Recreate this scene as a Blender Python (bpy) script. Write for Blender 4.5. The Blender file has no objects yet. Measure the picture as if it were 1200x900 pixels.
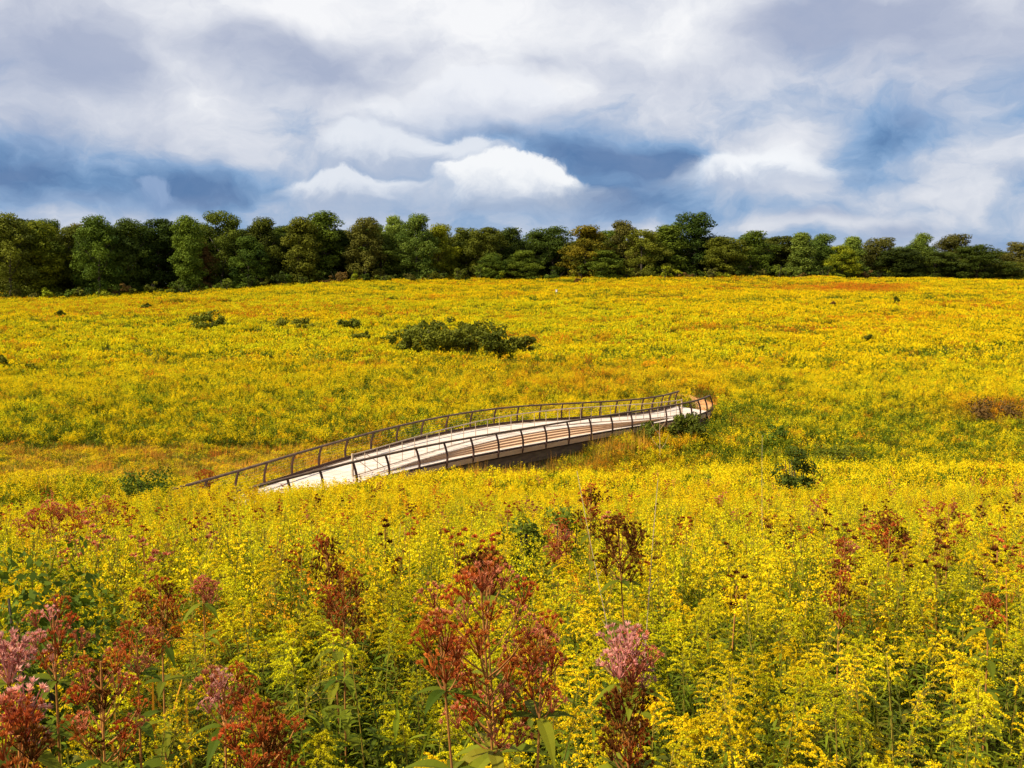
import bpy, math, random
import numpy as np
from mathutils import Vector, Matrix, Euler
R = math.radians
PI = math.pi
rng = np.random.default_rng(7)
random.seed(7)
scn = bpy.context.scene
COL = scn.collection

# ------------------------------------------------------------------ camera
FPX, TH = 1177.0, R(5.34)          # focal length in photo pixels (1200 wide), downward pitch
cam_d = bpy.data.cameras.new('camera')
cam = bpy.data.objects.new('camera', cam_d)
COL.objects.link(cam)
cam_d.sensor_width = 36.0
cam_d.lens = 36.0 * FPX / 1200.0
cam_d.clip_start = 0.05
cam_d.clip_end = 9000
cam.location = (0, 0, 0)
cam.rotation_euler = (PI / 2 - TH, 0, 0)
scn.camera = cam

def ray(px, py):
    xc = (px - 600) / FPX
    yc = -(py - 450) / FPX
    c, s = math.cos(TH), math.sin(TH)
    return np.array([xc, yc * s + c, yc * c - s])
def at_z(px, py, z):
    d = ray(px, py)
    return d * (z / d[2])
def at_d(px, py, Y):
    d = ray(px, py)
    return d * (Y / d[1])

# ------------------------------------------------------------------ terrain
def sstep(x, a, b):
    t = np.clip((np.asarray(x, float) - a) / (b - a), 0, 1)
    return t * t * (3 - 2 * t)
PY = np.array([-60, -10, 0, 3, 6, 10, 15, 20, 30, 40, 46, 52, 60, 66, 75, 90, 120, 170, 220, 265, 300, 400, 3000], float)
PZ = np.array([-1.5, -2.5, -2.72, -2.82, -3.12, -3.9, -4.85, -5.7, -7.4, -8.85, -9.6, -9.95, -9.75, -9.3, -8.6, -7.9, -6.6, -4.0, -0.9, 2.3, 2.8, 2.5, 0], float)
def vnoise(x, y, seed=0):
    x = np.asarray(x, float); y = np.asarray(y, float)
    xi = np.floor(x).astype(np.int64); yi = np.floor(y).astype(np.int64)
    xf = x - xi; yf = y - yi
    def h(a, b):
        n = (a * 374761393 + b * 668265263 + seed * 974711) & 0x7fffffff
        n = ((n ^ (n >> 13)) * 1274126177) & 0x7fffffff
        return ((n ^ (n >> 16)) & 0xffff) / 65535.0
    u = xf * xf * (3 - 2 * xf); v = yf * yf * (3 - 2 * yf)
    a = h(xi, yi) * (1 - u) + h(xi + 1, yi) * u
    b = h(xi, yi + 1) * (1 - u) + h(xi + 1, yi + 1) * u
    return a * (1 - v) + b * v
def fbm(x, y, seed=0, octv=4):
    s = 0; a = 0.5; t = 0
    for i in range(octv):
        s = s + a * vnoise(x * 2 ** i, y * 2 ** i, seed + i * 17); t += a; a *= 0.55
    return s / t
# smooth profile
_yy = np.linspace(-60, 400, 921)
_zz = np.interp(_yy, PY, PZ)
_k = np.ones(9) / 9
_zs = np.convolve(np.pad(_zz, 4, mode='edge'), _k, mode='valid')
def ground(x, y):
    x = np.asarray(x, float); y = np.asarray(y, float)
    z = np.where(y < 398, np.interp(y, _yy, _zs), np.interp(y, PY, PZ))
    far = sstep(y, 110, 235)
    z = z - far * 2.3 * sstep(-x, 25, 110) - far * 1.0 * sstep(x, 60, 160)
    near = sstep(y, 4, 40)
    z = z + near * (fbm(x / 9.0, y / 9.0, 3) - 0.5) * 0.7 + far * (fbm(x / 40.0, y / 40.0, 5) - 0.5) * 1.2
    z = z + 0.55 * sstep(x, 5, 14) * sstep(y, 28, 40) * (1 - sstep(y, 42, 49))
    z = z - 1.2 * np.exp(-((x + 14.0) / 5.2) ** 2 - ((y - 35.0) / 7.5) ** 2)
    z = z - .95 * np.exp(-(((x - 4.0) / 8.0) ** 2 + ((y - 51.5) / 5.0) ** 2) ** 1.5)
    # bank that the far end of the boardwalk runs on to, and the one at its near end
    z = np.maximum(z, -8.28 - 9 * (1 - np.exp(-(((x - 16.5) / 5.0) ** 2 + ((y - 80.0) / 6.5) ** 2) * .6)) )
    return z

# ------------------------------------------------------------------ helpers
class MB:
    def __init__(s):
        s.V = []; s.F = []; s.T = []; s.M = []; s.n = 0
    def add(s, V, F, tone=0.5, mat=0):
        V = np.asarray(V, float).reshape(-1, 3); F = np.asarray(F, np.int64)
        if F.ndim == 1: F = F.reshape(1, -1)
        s.V.append(V); s.F.append(F + s.n); s.n += len(V)
        s.T.append(np.broadcast_to(np.asarray(tone, float), (len(F),)).copy())
        s.M.append(np.full(len(F), mat, np.int64))
    def diamonds(s, C, U, W, tone=0.5, mat=0):
        C = np.asarray(C); n = len(C)
        V = np.stack([C + U, C + W, C - U, C - W], 1).reshape(-1, 3)
        F = np.arange(4 * n).reshape(n, 4)
        s.add(V, F, tone, mat)
    def tube(s, P, r, sides=5, tone=0.5, mat=0, cap=True):
        P = np.asarray(P, float); n = len(P)
        r = np.broadcast_to(np.asarray(r, float), (n,))
        T = np.gradient(P, axis=0); T /= np.linalg.norm(T, axis=1)[:, None] + 1e-9
        ref = np.array([0, 0, 1.0]) if abs(T[:, 2]).mean() < 0.8 else np.array([1.0, 0, 0])
        A = np.cross(T, ref); A /= np.linalg.norm(A, axis=1)[:, None] + 1e-9
        B = np.cross(T, A)
        ang = np.arange(sides) * 2 * PI / sides
        V = P[:, None] + r[:, None, None] * (np.cos(ang)[None, :, None] * A[:, None] + np.sin(ang)[None, :, None] * B[:, None])
        i = np.arange(n - 1)[:, None] * sides; j = np.arange(sides)[None]
        j2 = (j + 1) % sides
        F = np.stack([i + j, i + j2, i + sides + j2, i + sides + j], -1).reshape(-1, 4)
        s.add(V.reshape(-1, 3), F, tone, mat)
        if cap:
            s.add(V[-1], np.arange(sides), tone, mat)
            s.add(V[0][::-1], np.arange(sides), tone, mat)
    def box(s, P, A, B, C, tone=0.5, mat=0):       # corner-centre P, half vectors
        P, A, B, C = [np.asarray(v, float) for v in (P, A, B, C)]
        V = [P - A - B - C, P + A - B - C, P + A + B - C, P - A + B - C, P - A - B + C, P + A - B + C, P + A + B + C, P - A + B + C]
        s.add(V, [(0, 3, 2, 1), (4, 5, 6, 7), (0, 1, 5, 4), (1, 2, 6, 5), (2, 3, 7, 6), (3, 0, 4, 7)], tone, mat)
    def leaf(s, base, d, L, W, droop=0.3, fold=0.15, tone=0.5, mat=0, seg=4):
        d = np.asarray(d, float); d = d / (np.linalg.norm(d) + 1e-9)
        sd = np.cross(d, [0, 0, 1.0]); sd /= np.linalg.norm(sd) + 1e-6
        up = np.cross(sd, d)
        t = np.linspace(0, 1, seg + 1)
        Cc = np.asarray(base) + d * (L * t)[:, None] + np.array([0, 0, -1.0]) * (droop * L * t ** 2)[:, None]
        w = W * np.sin(PI * np.clip(t ** 0.75, 0.03, 0.985))
        Lf = Cc - sd * w[:, None]; Rt = Cc + sd * w[:, None]; Cm = Cc - up * (w * fold * 2)[:, None]
        V = np.stack([Lf, Cm, Rt], 1).reshape(-1, 3)
        F = []
        for i in range(seg):
            a = 3 * i
            F += [(a, a + 1, a + 4, a + 3), (a + 1, a + 2, a + 5, a + 4)]
        s.add(V, F, tone, mat)
    def data(s, name, mats):
        me = bpy.data.meshes.new(name)
        V = np.concatenate(s.V); me.vertices.add(len(V)); me.vertices.foreach_set('co', V.astype(np.float32).ravel())
        lt = np.concatenate([np.full(len(f), f.shape[1]) for f in s.F])
        loops = np.concatenate([f.ravel() for f in s.F])
        me.loops.add(len(loops)); me.loops.foreach_set('vertex_index', loops.astype(np.int32))
        me.polygons.add(len(lt))
        ls = np.concatenate([[0], np.cumsum(lt)[:-1]])
        me.polygons.foreach_set('loop_start', ls.astype(np.int32))
        me.polygons.foreach_set('loop_total', lt.astype(np.int32))
        me.polygons.foreach_set('material_index', np.concatenate(s.M).astype(np.int32))
        at = me.attributes.new('tone', 'FLOAT', 'FACE')
        at.data.foreach_set('value', np.concatenate(s.T).astype(np.float32))
        me.update(calc_edges=True)
        me.validate()
        me.polygons.foreach_set('use_smooth', [False] * len(me.polygons))
        for m in (mats if isinstance(mats, (list, tuple)) else [mats]): me.materials.append(m)
        return me
    def obj(s, name, mats, parent=None, smooth=False):
        me = s.data(name, mats)
        if smooth: me.polygons.foreach_set('use_smooth', [True] * len(me.polygons))
        return link(name, me, parent)
def link(name, me, parent=None, loc=None, rot=None, sc=None):
    o = bpy.data.objects.new(name, me); COL.objects.link(o)
    if parent is not None: o.parent = parent
    if loc is not None: o.location = [float(v) for v in loc]
    if rot is not None: o.rotation_euler = [float(v) for v in rot]
    if sc is not None: o.scale = (sc, sc, sc) if np.isscalar(sc) else [float(v) for v in sc]
    return o
def tag(o, label=None, cat=None, group=None, kind=None):
    if label: o['label'] = label
    if cat: o['category'] = cat
    if group: o['group'] = group
    if kind: o['kind'] = kind
    return o
def empty(name, loc, rz=0, sc=1.0):
    o = bpy.data.objects.new(name, None); COL.objects.link(o)
    o.location = [float(v) for v in loc]; o.rotation_euler = (0, 0, rz); o.scale = (sc, sc, sc)
    o.empty_display_size = 0.1
    return o
def runit(n, g=None):
    g = g or rng
    v = g.normal(size=(n, 3)); return v / np.linalg.norm(v, axis=1)[:, None]

# ------------------------------------------------------------------ materials
def s2l(c):
    return tuple(((v / 255.0) / 12.92 if v / 255.0 <= 0.04045 else (((v / 255.0) + 0.055) / 1.055) ** 2.4) for v in c)
class NT:
    def __init__(s, tree): s.t = tree; s.n = tree.nodes; s.l = tree.links
    def node(s, ty, **kw):
        n = s.n.new(ty)
        for k, v in kw.items(): setattr(n, k, v)
        return n
    def put(s, sock, v):
        if v is None: return
        if isinstance(v, bpy.types.NodeSocket): s.l.new(v, sock)
        else:
            if hasattr(sock.default_value, '__len__') and not hasattr(v, '__len__'): v = [v] * len(sock.default_value)
            if hasattr(v, '__len__') and len(sock.default_value) == 4 and len(v) == 3: v = tuple(v) + (1,)
            sock.default_value = v
    def m(s, op, a, b=None, c=None, clamp=False):
        n = s.node('ShaderNodeMath', operation=op, use_clamp=clamp)
        s.put(n.inputs[0], a); s.put(n.inputs[1], b); s.put(n.inputs[2], c) if c is not None else None
        return n.outputs[0]
    def vm(s, op, a, b=None, out=0):
        n = s.node('ShaderNodeVectorMath', operation=op)
        s.put(n.inputs[0], a)
        if b is not None: s.put(n.inputs[3 if op == 'SCALE' else 1], b)
        return n.outputs['Value'] if op in ('LENGTH', 'DOT_PRODUCT') else n.outputs[0]
    def mix(s, f, a, b, blend='MIX'):
        n = s.node('ShaderNodeMix', data_type='RGBA', blend_type=blend)
        s.put(n.inputs[0], f); s.put(n.inputs[6], a); s.put(n.inputs[7], b)
        return n.outputs[2]
    def noise(s, vec, scale, detail=3, rough=0.5, out='Fac', dist=0.0):
        n = s.node('ShaderNodeTexNoise')
        if vec is not None: s.put(n.inputs['Vector'], vec)
        n.inputs['Scale'].default_value = scale; n.inputs['Detail'].default_value = detail
        n.inputs['Roughness'].default_value = rough; n.inputs['Distortion'].default_value = dist
        return n.outputs[0 if out == 'Fac' else 1]
    def rng(s, v, a, b, c=0.0, d=1.0, smooth=False):
        n = s.node('ShaderNodeMapRange', interpolation_type='SMOOTHSTEP' if smooth else 'LINEAR')
        for i, x in enumerate((v, a, b, c, d)): s.put(n.inputs[i], x)
        return n.outputs[0]
def material(name):
    m = bpy.data.materials.new(name); m.use_nodes = True
    m.node_tree.nodes.clear()
    return m, NT(m.node_tree)
def leafmat(name, a, b, trans=0.3, rough=0.6, spec=0.25, inst=False, c=None, hue=0.0, tcol=None):
    """plant tissue: colour varies from a to b over leaves and from one plant to the next; c = patch colour by instance tone"""
    m, N = material(name)
    t = N.node('ShaderNodeAttribute', attribute_name='tone').outputs['Fac']
    oi = N.node('ShaderNodeObjectInfo').outputs['Random']
    f = N.m('ADD', N.m('MULTIPLY', t, 0.75), N.m('MULTIPLY', oi, 0.25), clamp=True)
    col = N.mix(f, a, b)
    if c is not None:
        it = N.node('ShaderNodeAttribute', attribute_name='patch', attribute_type='INSTANCER').outputs['Fac']
        col = N.mix(it, col, c)
    val = N.rng(N.m('FRACT', N.m('MULTIPLY', oi, 7.31)), 0, 1, 0.78, 1.2)
    hs = N.node('ShaderNodeHueSaturation')
    N.put(hs.inputs['Value'], val); N.put(hs.inputs['Color'], col)
    N.put(hs.inputs['Hue'], N.rng(N.m('FRACT', N.m('MULTIPLY', oi, 13.7)), 0, 1, 0.5 - hue, 0.5 + hue))
    col = hs.outputs[0]
    p = N.node('ShaderNodeBsdfPrincipled')
    N.put(p.inputs['Base Color'], col); p.inputs['Roughness'].default_value = rough
    p.inputs['Specular IOR Level'].default_value = spec
    tr = N.node('ShaderNodeBsdfTranslucent'); N.put(tr.inputs['Color'], N.mix(1.0, col, tcol or (1, 1, .6, 1), 'MULTIPLY'))
    mx = N.node('ShaderNodeMixShader'); mx.inputs[0].default_value = trans
    N.l.new(p.outputs[0], mx.inputs[1]); N.l.new(tr.outputs[0], mx.inputs[2])
    o = N.node('ShaderNodeOutputMaterial'); N.l.new(mx.outputs[0], o.inputs[0])
    return m
def solid(name, a, b, scale=8.0, rough=0.7, metal=0.0, bump=0.0, tone=False, stretch=(1, 1, 1), spec=0.4):
    m, N = material(name)
    tc = N.node('ShaderNodeTexCoord').outputs['Object']
    v = N.vm('MULTIPLY', tc, stretch)
    f = N.rng(N.noise(v, scale, 6, 0.65), 0.3, 0.7)
    if tone:
        t = N.node('ShaderNodeAttribute', attribute_name='tone').outputs['Fac']
        f = N.m('ADD', N.m('MULTIPLY', f, 0.4), N.m('MULTIPLY', t, 0.6))
    p = N.node('ShaderNodeBsdfPrincipled')
    N.put(p.inputs['Base Color'], N.mix(f, a, b)); p.inputs['Roughness'].default_value = rough
    p.inputs['Metallic'].default_value = metal; p.inputs['Specular IOR Level'].default_value = spec
    if bump:
        bn = N.node('ShaderNodeBump'); bn.inputs['Strength'].default_value = bump; bn.inputs['Distance'].default_value = 0.02
        N.put(bn.inputs['Height'], N.noise(v, scale * 3, 5)); N.l.new(bn.outputs[0], p.inputs['Normal'])
    o = N.node('ShaderNodeOutputMaterial'); N.l.new(p.outputs[0], o.inputs[0])
    return m

M = {}
M['gold'] = leafmat('goldenrod flower', (.66, .44, .003), (.96, .73, .008), trans=0.35, rough=.8, spec=.08, c=(.62, .20, .012), hue=.006)
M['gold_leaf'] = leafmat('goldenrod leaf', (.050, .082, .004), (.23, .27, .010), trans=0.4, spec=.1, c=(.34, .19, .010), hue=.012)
M['lime'] = leafmat('goldenrod bud', (.44, .42, .005), (.82, .70, .012), trans=0.35, rough=.8, spec=.08, c=(.60, .34, .008), hue=.008)
M['stem'] = leafmat('goldenrod stem', (.14, .14, .012), (.28, .17, .03), trans=0.05, spec=.1)
M['weed'] = leafmat('weed leaf', (.035, .070, .005), (.13, .17, .010), trans=0.35, spec=.12, hue=.015, c=(.24, .15, .015))
M['dry'] = leafmat('dry grass', (.50, .28, .03), (.72, .46, .06), trans=0.3, rough=.8, spec=.08, hue=.01, c=(.66, .22, .02))
M['rust'] = leafmat('rust floret', (.24, .036, .006), (.68, .19, .04), trans=0.3, rough=.8, spec=.05, hue=.01)
M['mixed'] = leafmat('rust and pink floret', (.32, .046, .012), (.84, .33, .18), trans=0.3, rough=.8, spec=.05, hue=.006)
M['pink'] = leafmat('pink floret', (.46, .12, .09), (.90, .50, .42), trans=0.3, rough=.8, spec=.05, hue=.008)
M['brown'] = leafmat('brown floret', (.055, .014, .004), (.26, .085, .014), trans=0.2, rough=.8, spec=.05, hue=.01)
M['redstem'] = leafmat('red stem', (.26, .09, .02), (.46, .22, .06), trans=0.0, spec=.1)
M['joeleaf'] = leafmat('broad leaf', (.045, .075, .005), (.20, .21, .012), trans=0.35, spec=.06, hue=.015)
M['yleaf'] = leafmat('yellowing leaf', (.09, .12, .008), (.38, .30, .02), trans=0.35, spec=.15, hue=.015)
M['deck'] = solid('bleached deck board', (.42, .34, .27), (.72, .61, .51), 1.2, .8, tone=True, bump=.2)
M['step'] = solid('tan step board', (.50, .30, .16), (.70, .46, .27), 1.2, .8, tone=True)
M['fascia'] = solid('fascia board', (.34, .20, .10), (.50, .33, .19), 1.0, .8, stretch=(1, 1, 6))
M['timber'] = solid('dark timber', (.055, .035, .022), (.15, .095, .055), 1.4, .9, bump=.4, stretch=(1, 1, 5))
M['corten'] = solid('rusty brown steel', (.030, .012, .008), (.075, .030, .018), 3, .7, metal=.2)
M['rail'] = solid('weathered rail cap', (.035, .020, .012), (.13, .075, .040), 2.5, .8)
M['galv'] = solid('tan painted tube', (.34, .24, .16), (.50, .38, .27), 3, .55)
M['cable'] = solid('steel cable', (.28, .27, .25), (.45, .42, .38), 3, .4, metal=.7)
M['bark'] = solid('bark', (.035, .026, .018), (.11, .085, .06), 2.2, .95, bump=.5, stretch=(1, 1, .25))
M['paleb'] = solid('pale dry stalk', (.40, .27, .15), (.60, .46, .30), 5, .8)
TREEC = {
 'dark':  ((.016, .030, .004), (.095, .130, .012)),
 'green': ((.024, .046, .005), (.165, .210, .016)),
 'olive': ((.028, .042, .005), (.190, .205, .016)),
 'pale':  ((.055, .090, .010), (.240, .300, .040)),
 'lime':  ((.060, .090, .005), (.360, .370, .014)),
 'thicket': ((.040, .052, .005), (.200, .205, .014)),
 'brown': ((.045, .046, .008), (.200, .185, .026)),
 'gold':  ((.070, .080, .006), (.420, .300, .014)),
 'rusty': ((.070, .045, .012), (.240, .130, .034)),
}
for k, (a, b) in TREEC.items():
    M['t_' + k] = leafmat('crown ' + k, a, b, trans=0.28, rough=.7, spec=.08, hue=.012)

# ------------------------------------------------------------------ ground sheet
def gm():
    m, N = material('meadow soil and thatch')
    pos = N.node('ShaderNodeNewGeometry').outputs['Position']
    a = N.noise(pos, 0.08, 8, .6); b = N.noise(pos, 1.5, 6, .6)
    c = N.mix(N.rng(a, .4, .6), (.075, .075, .014), (.16, .12, .016))
    c = N.mix(N.rng(b, .35, .7), c, (.11, .07, .02))
    p = N.node('ShaderNodeBsdfPrincipled'); N.put(p.inputs['Base Color'], c); p.inputs['Roughness'].default_value = 1
    p.inputs['Specular IOR Level'].default_value = .05
    bn = N.node('ShaderNodeBump'); bn.inputs['Strength'].default_value = .6; bn.inputs['Distance'].default_value = .1
    N.put(bn.inputs['Height'], b); N.l.new(bn.outputs[0], p.inputs['Normal'])
    o = N.node('ShaderNodeOutputMaterial'); N.l.new(p.outputs[0], o.inputs[0])
    return m
ys = np.concatenate([[-3000, -800, -200], np.arange(-60, 0, 6), np.arange(0, 110, 1.0), np.arange(110, 300, 4), np.arange(300, 500, 20), [600, 800, 1200, 2000, 3000, 5000]])
xs_h = np.concatenate([np.arange(0, 60, 1.2), np.arange(60, 220, 6), [240, 280, 340, 450, 700, 1200, 2500, 5000]])
xs = np.concatenate([-xs_h[:0:-1], xs_h])
X, Y = np.meshgrid(xs, ys)
Z = ground(X, np.clip(Y, -60, 2999))
b = MB(); nx, ny = len(xs), len(ys)
i = np.arange(ny - 1)[:, None] * nx + np.arange(nx - 1)[None]
b.add(np.stack([X, Y, Z], -1), np.stack([i, i + 1, i + nx + 1, i + nx], -1).reshape(-1, 4))
tag(b.obj('ground', gm(), smooth=True), kind='structure')

# ------------------------------------------------------------------ boardwalk
def deckz(px): return -8.2 - 0.55 * float(sstep(500 - px, 0, 300))
def drop(px): return 0.36 * float(sstep(px, 430, 510)) * (1 - float(sstep(px, 745, 800)))
Ftop = [(200, 573), (244, 561.5), (279, 551.5), (311, 541.5), (342, 532), (375, 522.5), (406, 514), (435, 505.8), (466, 498.5), (495, 492), (523, 486.3), (552.5, 481.6), (580.5, 478), (607, 475.5), (634, 473.8), (659.5, 473), (685, 471.7), (706, 470.6), (725, 469.5), (740, 468.5), (755, 467), (767.5, 465.2), (778.5, 463.2), (786.5, 461), (793.5, 458.5)]
Ntop = [(262, 581), (300, 571), (335, 562), (373, 552), (413, 541.5), (453, 533), (488, 525), (521, 518.5), (552, 513), (581.7, 508), (611, 503.5), (638, 499), (664, 494.5), (691, 490.3), (717, 486.3), (740, 483), (762, 479.7), (783, 476.3), (798, 473.8), (811, 471.5), (820, 469.3), (828, 466.8), (833, 463.8)]
Itop = [(413, 532.8), (427, 530), (441, 525.5), (456, 520.8), (471, 516.5), (485.6, 512.6), (500, 508.5), (514, 504.6), (528.6, 501), (543, 497.6), (557, 494.3), (571, 491.3), (585, 488.8), (598.6, 486.7), (612, 484.7), (626, 482.8), (639.5, 481.1), (653.5, 479.9), (667.5, 478.8), (681, 477.7), (693.5, 476.9), (705, 476.2), (716, 475.6), (726, 475.1), (736, 474.5), (745.5, 474), (755, 473.4), (763.5, 472.6), (771, 471.8), (779, 471.1), (786.5, 470.5), (793, 469.6), (799, 468.5)]
Spx = [(441, 554), (485, 540), (523, 529), (555, 520.6), (582, 513.9), (605, 509), (640, 503), (665, 499.6), (690, 497.6), (715, 496.0), (740, 494.6), (764, 492), (783, 489.6), (794, 487.6)]
Bpx = [(441, 556), (487, 543.5), (520, 537.5), (552, 532), (582, 527), (611, 522), (640, 516.5), (665, 511.5), (690, 507.5), (715, 503), (740, 498.8), (764, 494.4), (783, 491), (794, 488.4)]
HR = 1.07
F3 = np.array([at_z(px, py, deckz(px) + HR) - [0, 0, HR] for px, py in Ftop])
N3 = np.array([at_z(px, py, deckz(px) - drop(px) + HR) - [0, 0, HR] for px, py in Ntop])
I3 = np.array([at_z(px, py, deckz(px) + 1.0) - [0, 0, 1.0] for px, py in Itop])
S3 = np.array([at_z(px, py, deckz(px)) for px, py in Spx])
B3 = np.array([at_z(px, py, deckz(px) - drop(px)) for px, py in Bpx])
def smooth_pl(P, it=2):
    P = P.copy()
    for _ in range(it):
        P[1:-1] = 0.5 * P[1:-1] + 0.25 * (P[:-2] + P[2:])
    return P
F3, N3, I3, S3, B3 = [smooth_pl(p, 3) for p in (F3, N3, I3, S3, B3)]
def resample(P, n=None, step=None):
    d = np.concatenate([[0], np.cumsum(np.linalg.norm(np.diff(P, axis=0), axis=1))])
    if n is None: n = max(2, int(round(d[-1] / step)) + 1)
    t = np.linspace(0, d[-1], n)
    # gentle cubic smoothing by linear interpolation then averaging
    Q = np.stack([np.interp(t, d, P[:, k]) for k in range(3)], 1)
    if n > 30: Q = smooth_pl(Q, max(2, n // 40))
    return Q
# near edge of main deck: near rail line at the ends, top of the steps in the middle
m_pl = [p for p, q in zip(N3, Ntop) if q[0] < 430] + list(S3) + [p for p, q in zip(N3, Ntop) if q[0] > 800]
m_pl = smooth_pl(np.array(m_pl), 1)

bw = empty('boardwalk', (F3[12] + N3[11]) / 2)
tag(bw, 'long curving boardwalk of bleached boards with rusty brown railings crossing the dip of the meadow', 'boardwalk')
O = np.array(bw.location)
def bobj(mb, name, mat, parent=None, smooth=False):
    me = mb.data(name, mat)
    me.transform(Matrix.Translation([-float(v) for v in O]))
    if smooth: me.polygons.foreach_set('use_smooth', [True] * len(me.polygons))
    return link(name, me, parent or bw)
def planks(PA, PB, w=0.14, th=0.045, gap=0.012):
    L = np.linalg.norm(np.diff(PA, axis=0), axis=1).sum()
    n = int(L / w); A = resample(PA, n + 1); B = resample(PB, n + 1)
    mb = MB(); up = np.array([0, 0, th / 2])
    for k in range(n):
        g = gap / w
        a0 = A[k] * (1 - g) + A[k + 1] * g; a1 = A[k + 1]; b0 = B[k] * (1 - g) + B[k + 1] * g; b1 = B[k + 1]
        V = [a0 - 2 * up, b0 - 2 * up, b1 - 2 * up, a1 - 2 * up, a0, b0, b1, a1]
        dz = rng.uniform(-.002, .002)
        V = np.array(V) + [0, 0, dz]
        mb.add(V, [(0, 3, 2, 1), (4, 5, 6, 7), (0, 1, 5, 4), (1, 2, 6, 5), (2, 3, 7, 6), (3, 0, 4, 7)], rng.uniform(0, 1))
    return mb
bobj(planks(F3, m_pl), 'deck', M['deck'])
# lower terrace along the near side and the treads between
NM = np.array([p for p, q in zip(N3, Ntop) if 430 < q[0] < 800])
NM = np.concatenate([[S3[0]], NM, [S3[-1]]])
Nn = 120
Sr, Br, Nr = resample(S3, Nn), resample(B3, Nn), resample(NM, Nn)
bobj(planks(Br, Nr), 'terrace', M['deck'])
def strip_mb(P, Q, tone=.5, mb=None):
    mb = mb or MB(); n = len(P)
    V = np.concatenate([P, Q]); i = np.arange(n - 1)
    mb.add(V, np.stack([i, i + 1, n + i + 1, n + i], 1), tone)
    return mb
for k in range(4):
    f0, f1 = k / 4, (k + 1) / 4
    P = Sr * (1 - f0) + Br * f0; Q = Sr * (1 - f1) + Br * f1
    zt = Sr[:, 2] * (1 - f1) + Br[:, 2] * f1 + 0.004      # tread level
    P2, Q2 = P.copy(), Q.copy(); P2[:, 2] = zt; Q2[:, 2] = zt
    zprev = Sr[:, 2] * (1 - f0) + Br[:, 2] * f0
    P1 = P.copy(); P1[:, 2] = zprev
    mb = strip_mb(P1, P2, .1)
    strip_mb(P2 + [0, 0, 0], Q2, .25 + .2 * (k % 2) + .1 * k, mb)
    Q3 = Q2.copy(); Q3[:, 2] -= .04
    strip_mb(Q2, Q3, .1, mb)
    bobj(mb, 'step', M['step'])
# fascia and timbers below
def ribbon(P, z0, z1, th, out):
    n = len(P); T = np.gradient(P, axis=0); T[:, 2] = 0; T /= np.linalg.norm(T, axis=1)[:, None]
    o = np.stack([T[:, 1], -T[:, 0], 0 * T[:, 0]], 1) * out
    A = P + o * th; mb = MB()
    rows = [P + [0, 0, z1], A + [0, 0, z1], A + [0, 0, z0], P + [0, 0, z0]]
    V = np.concatenate(rows); i = np.arange(n - 1); F = []
    for r in range(4):
        r2 = (r + 1) % 4
        F.append(np.stack([r * n + i, r * n + i + 1, r2 * n + i + 1, r2 * n + i], 1))
    mb.add(V, np.concatenate(F))
    mb.add(V[[0, n, 2 * n, 3 * n]], [0, 1, 2, 3]); mb.add(V[[n - 1, 4 * n - 1, 3 * n - 1, 2 * n - 1]], [0, 1, 2, 3])
    return mb
Nfull = resample(N3, 200); Ffull = resample(F3, 200)
bobj(ribbon(Nfull, -.20, .035, .07, 1), 'edge_board', M['fascia'])
bobj(ribbon(Ffull, -.30, .035, .07, -1), 'edge_board', M['fascia'])
def offset(P, d):
    T = np.gradient(P, axis=0); T[:, 2] = 0; T /= np.linalg.norm(T, axis=1)[:, None]
    return P + np.stack([T[:, 1], -T[:, 0], 0 * T[:, 0]], 1) * d
bobj(ribbon(offset(Nfull, -.25), -.85, -.31, .12, 1), 'girder', M['timber'])
bobj(ribbon(offset(Ffull, .25), -.85, -.31, .12, -1), 'girder', M['timber'])
for a in np.linspace(0.08, .94, 12):
    p, q = Nfull[int(a * 199)], Ffull[int(a * 199)]
    d = (q - p); d[2] = 0; L = np.linalg.norm(d); d /= L; t = np.array([-d[1], d[0], 0])
    mb = MB(); c = (p + q) / 2
    zl = min(p[2], q[2])
    mb.box([c[0], c[1], zl - 1.0], d * (L / 2 - .3), t * .12, [0, 0, .14])
    bobj(mb, 'cross_beam', M['timber'])
    for pp, s in ((p, 1), (q, -1)):
        c2 = pp + d * s * .55; g = float(ground(c2[0], c2[1])) - .3
        top = zl - 1.14
        if top > g + .05:
            mb = MB(); mb.tube([[c2[0], c2[1], g], [c2[0], c2[1], top]], .15, 10); bobj(mb, 'pile', M['timber'])
# timber bulkhead below the terrace
seg = offset(resample(NM, 60), -.45); seg[:, 2] -= .3
bobj(ribbon(seg, -1.7, -.02, .12, 1), 'bulkhead', M['timber'])

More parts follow.
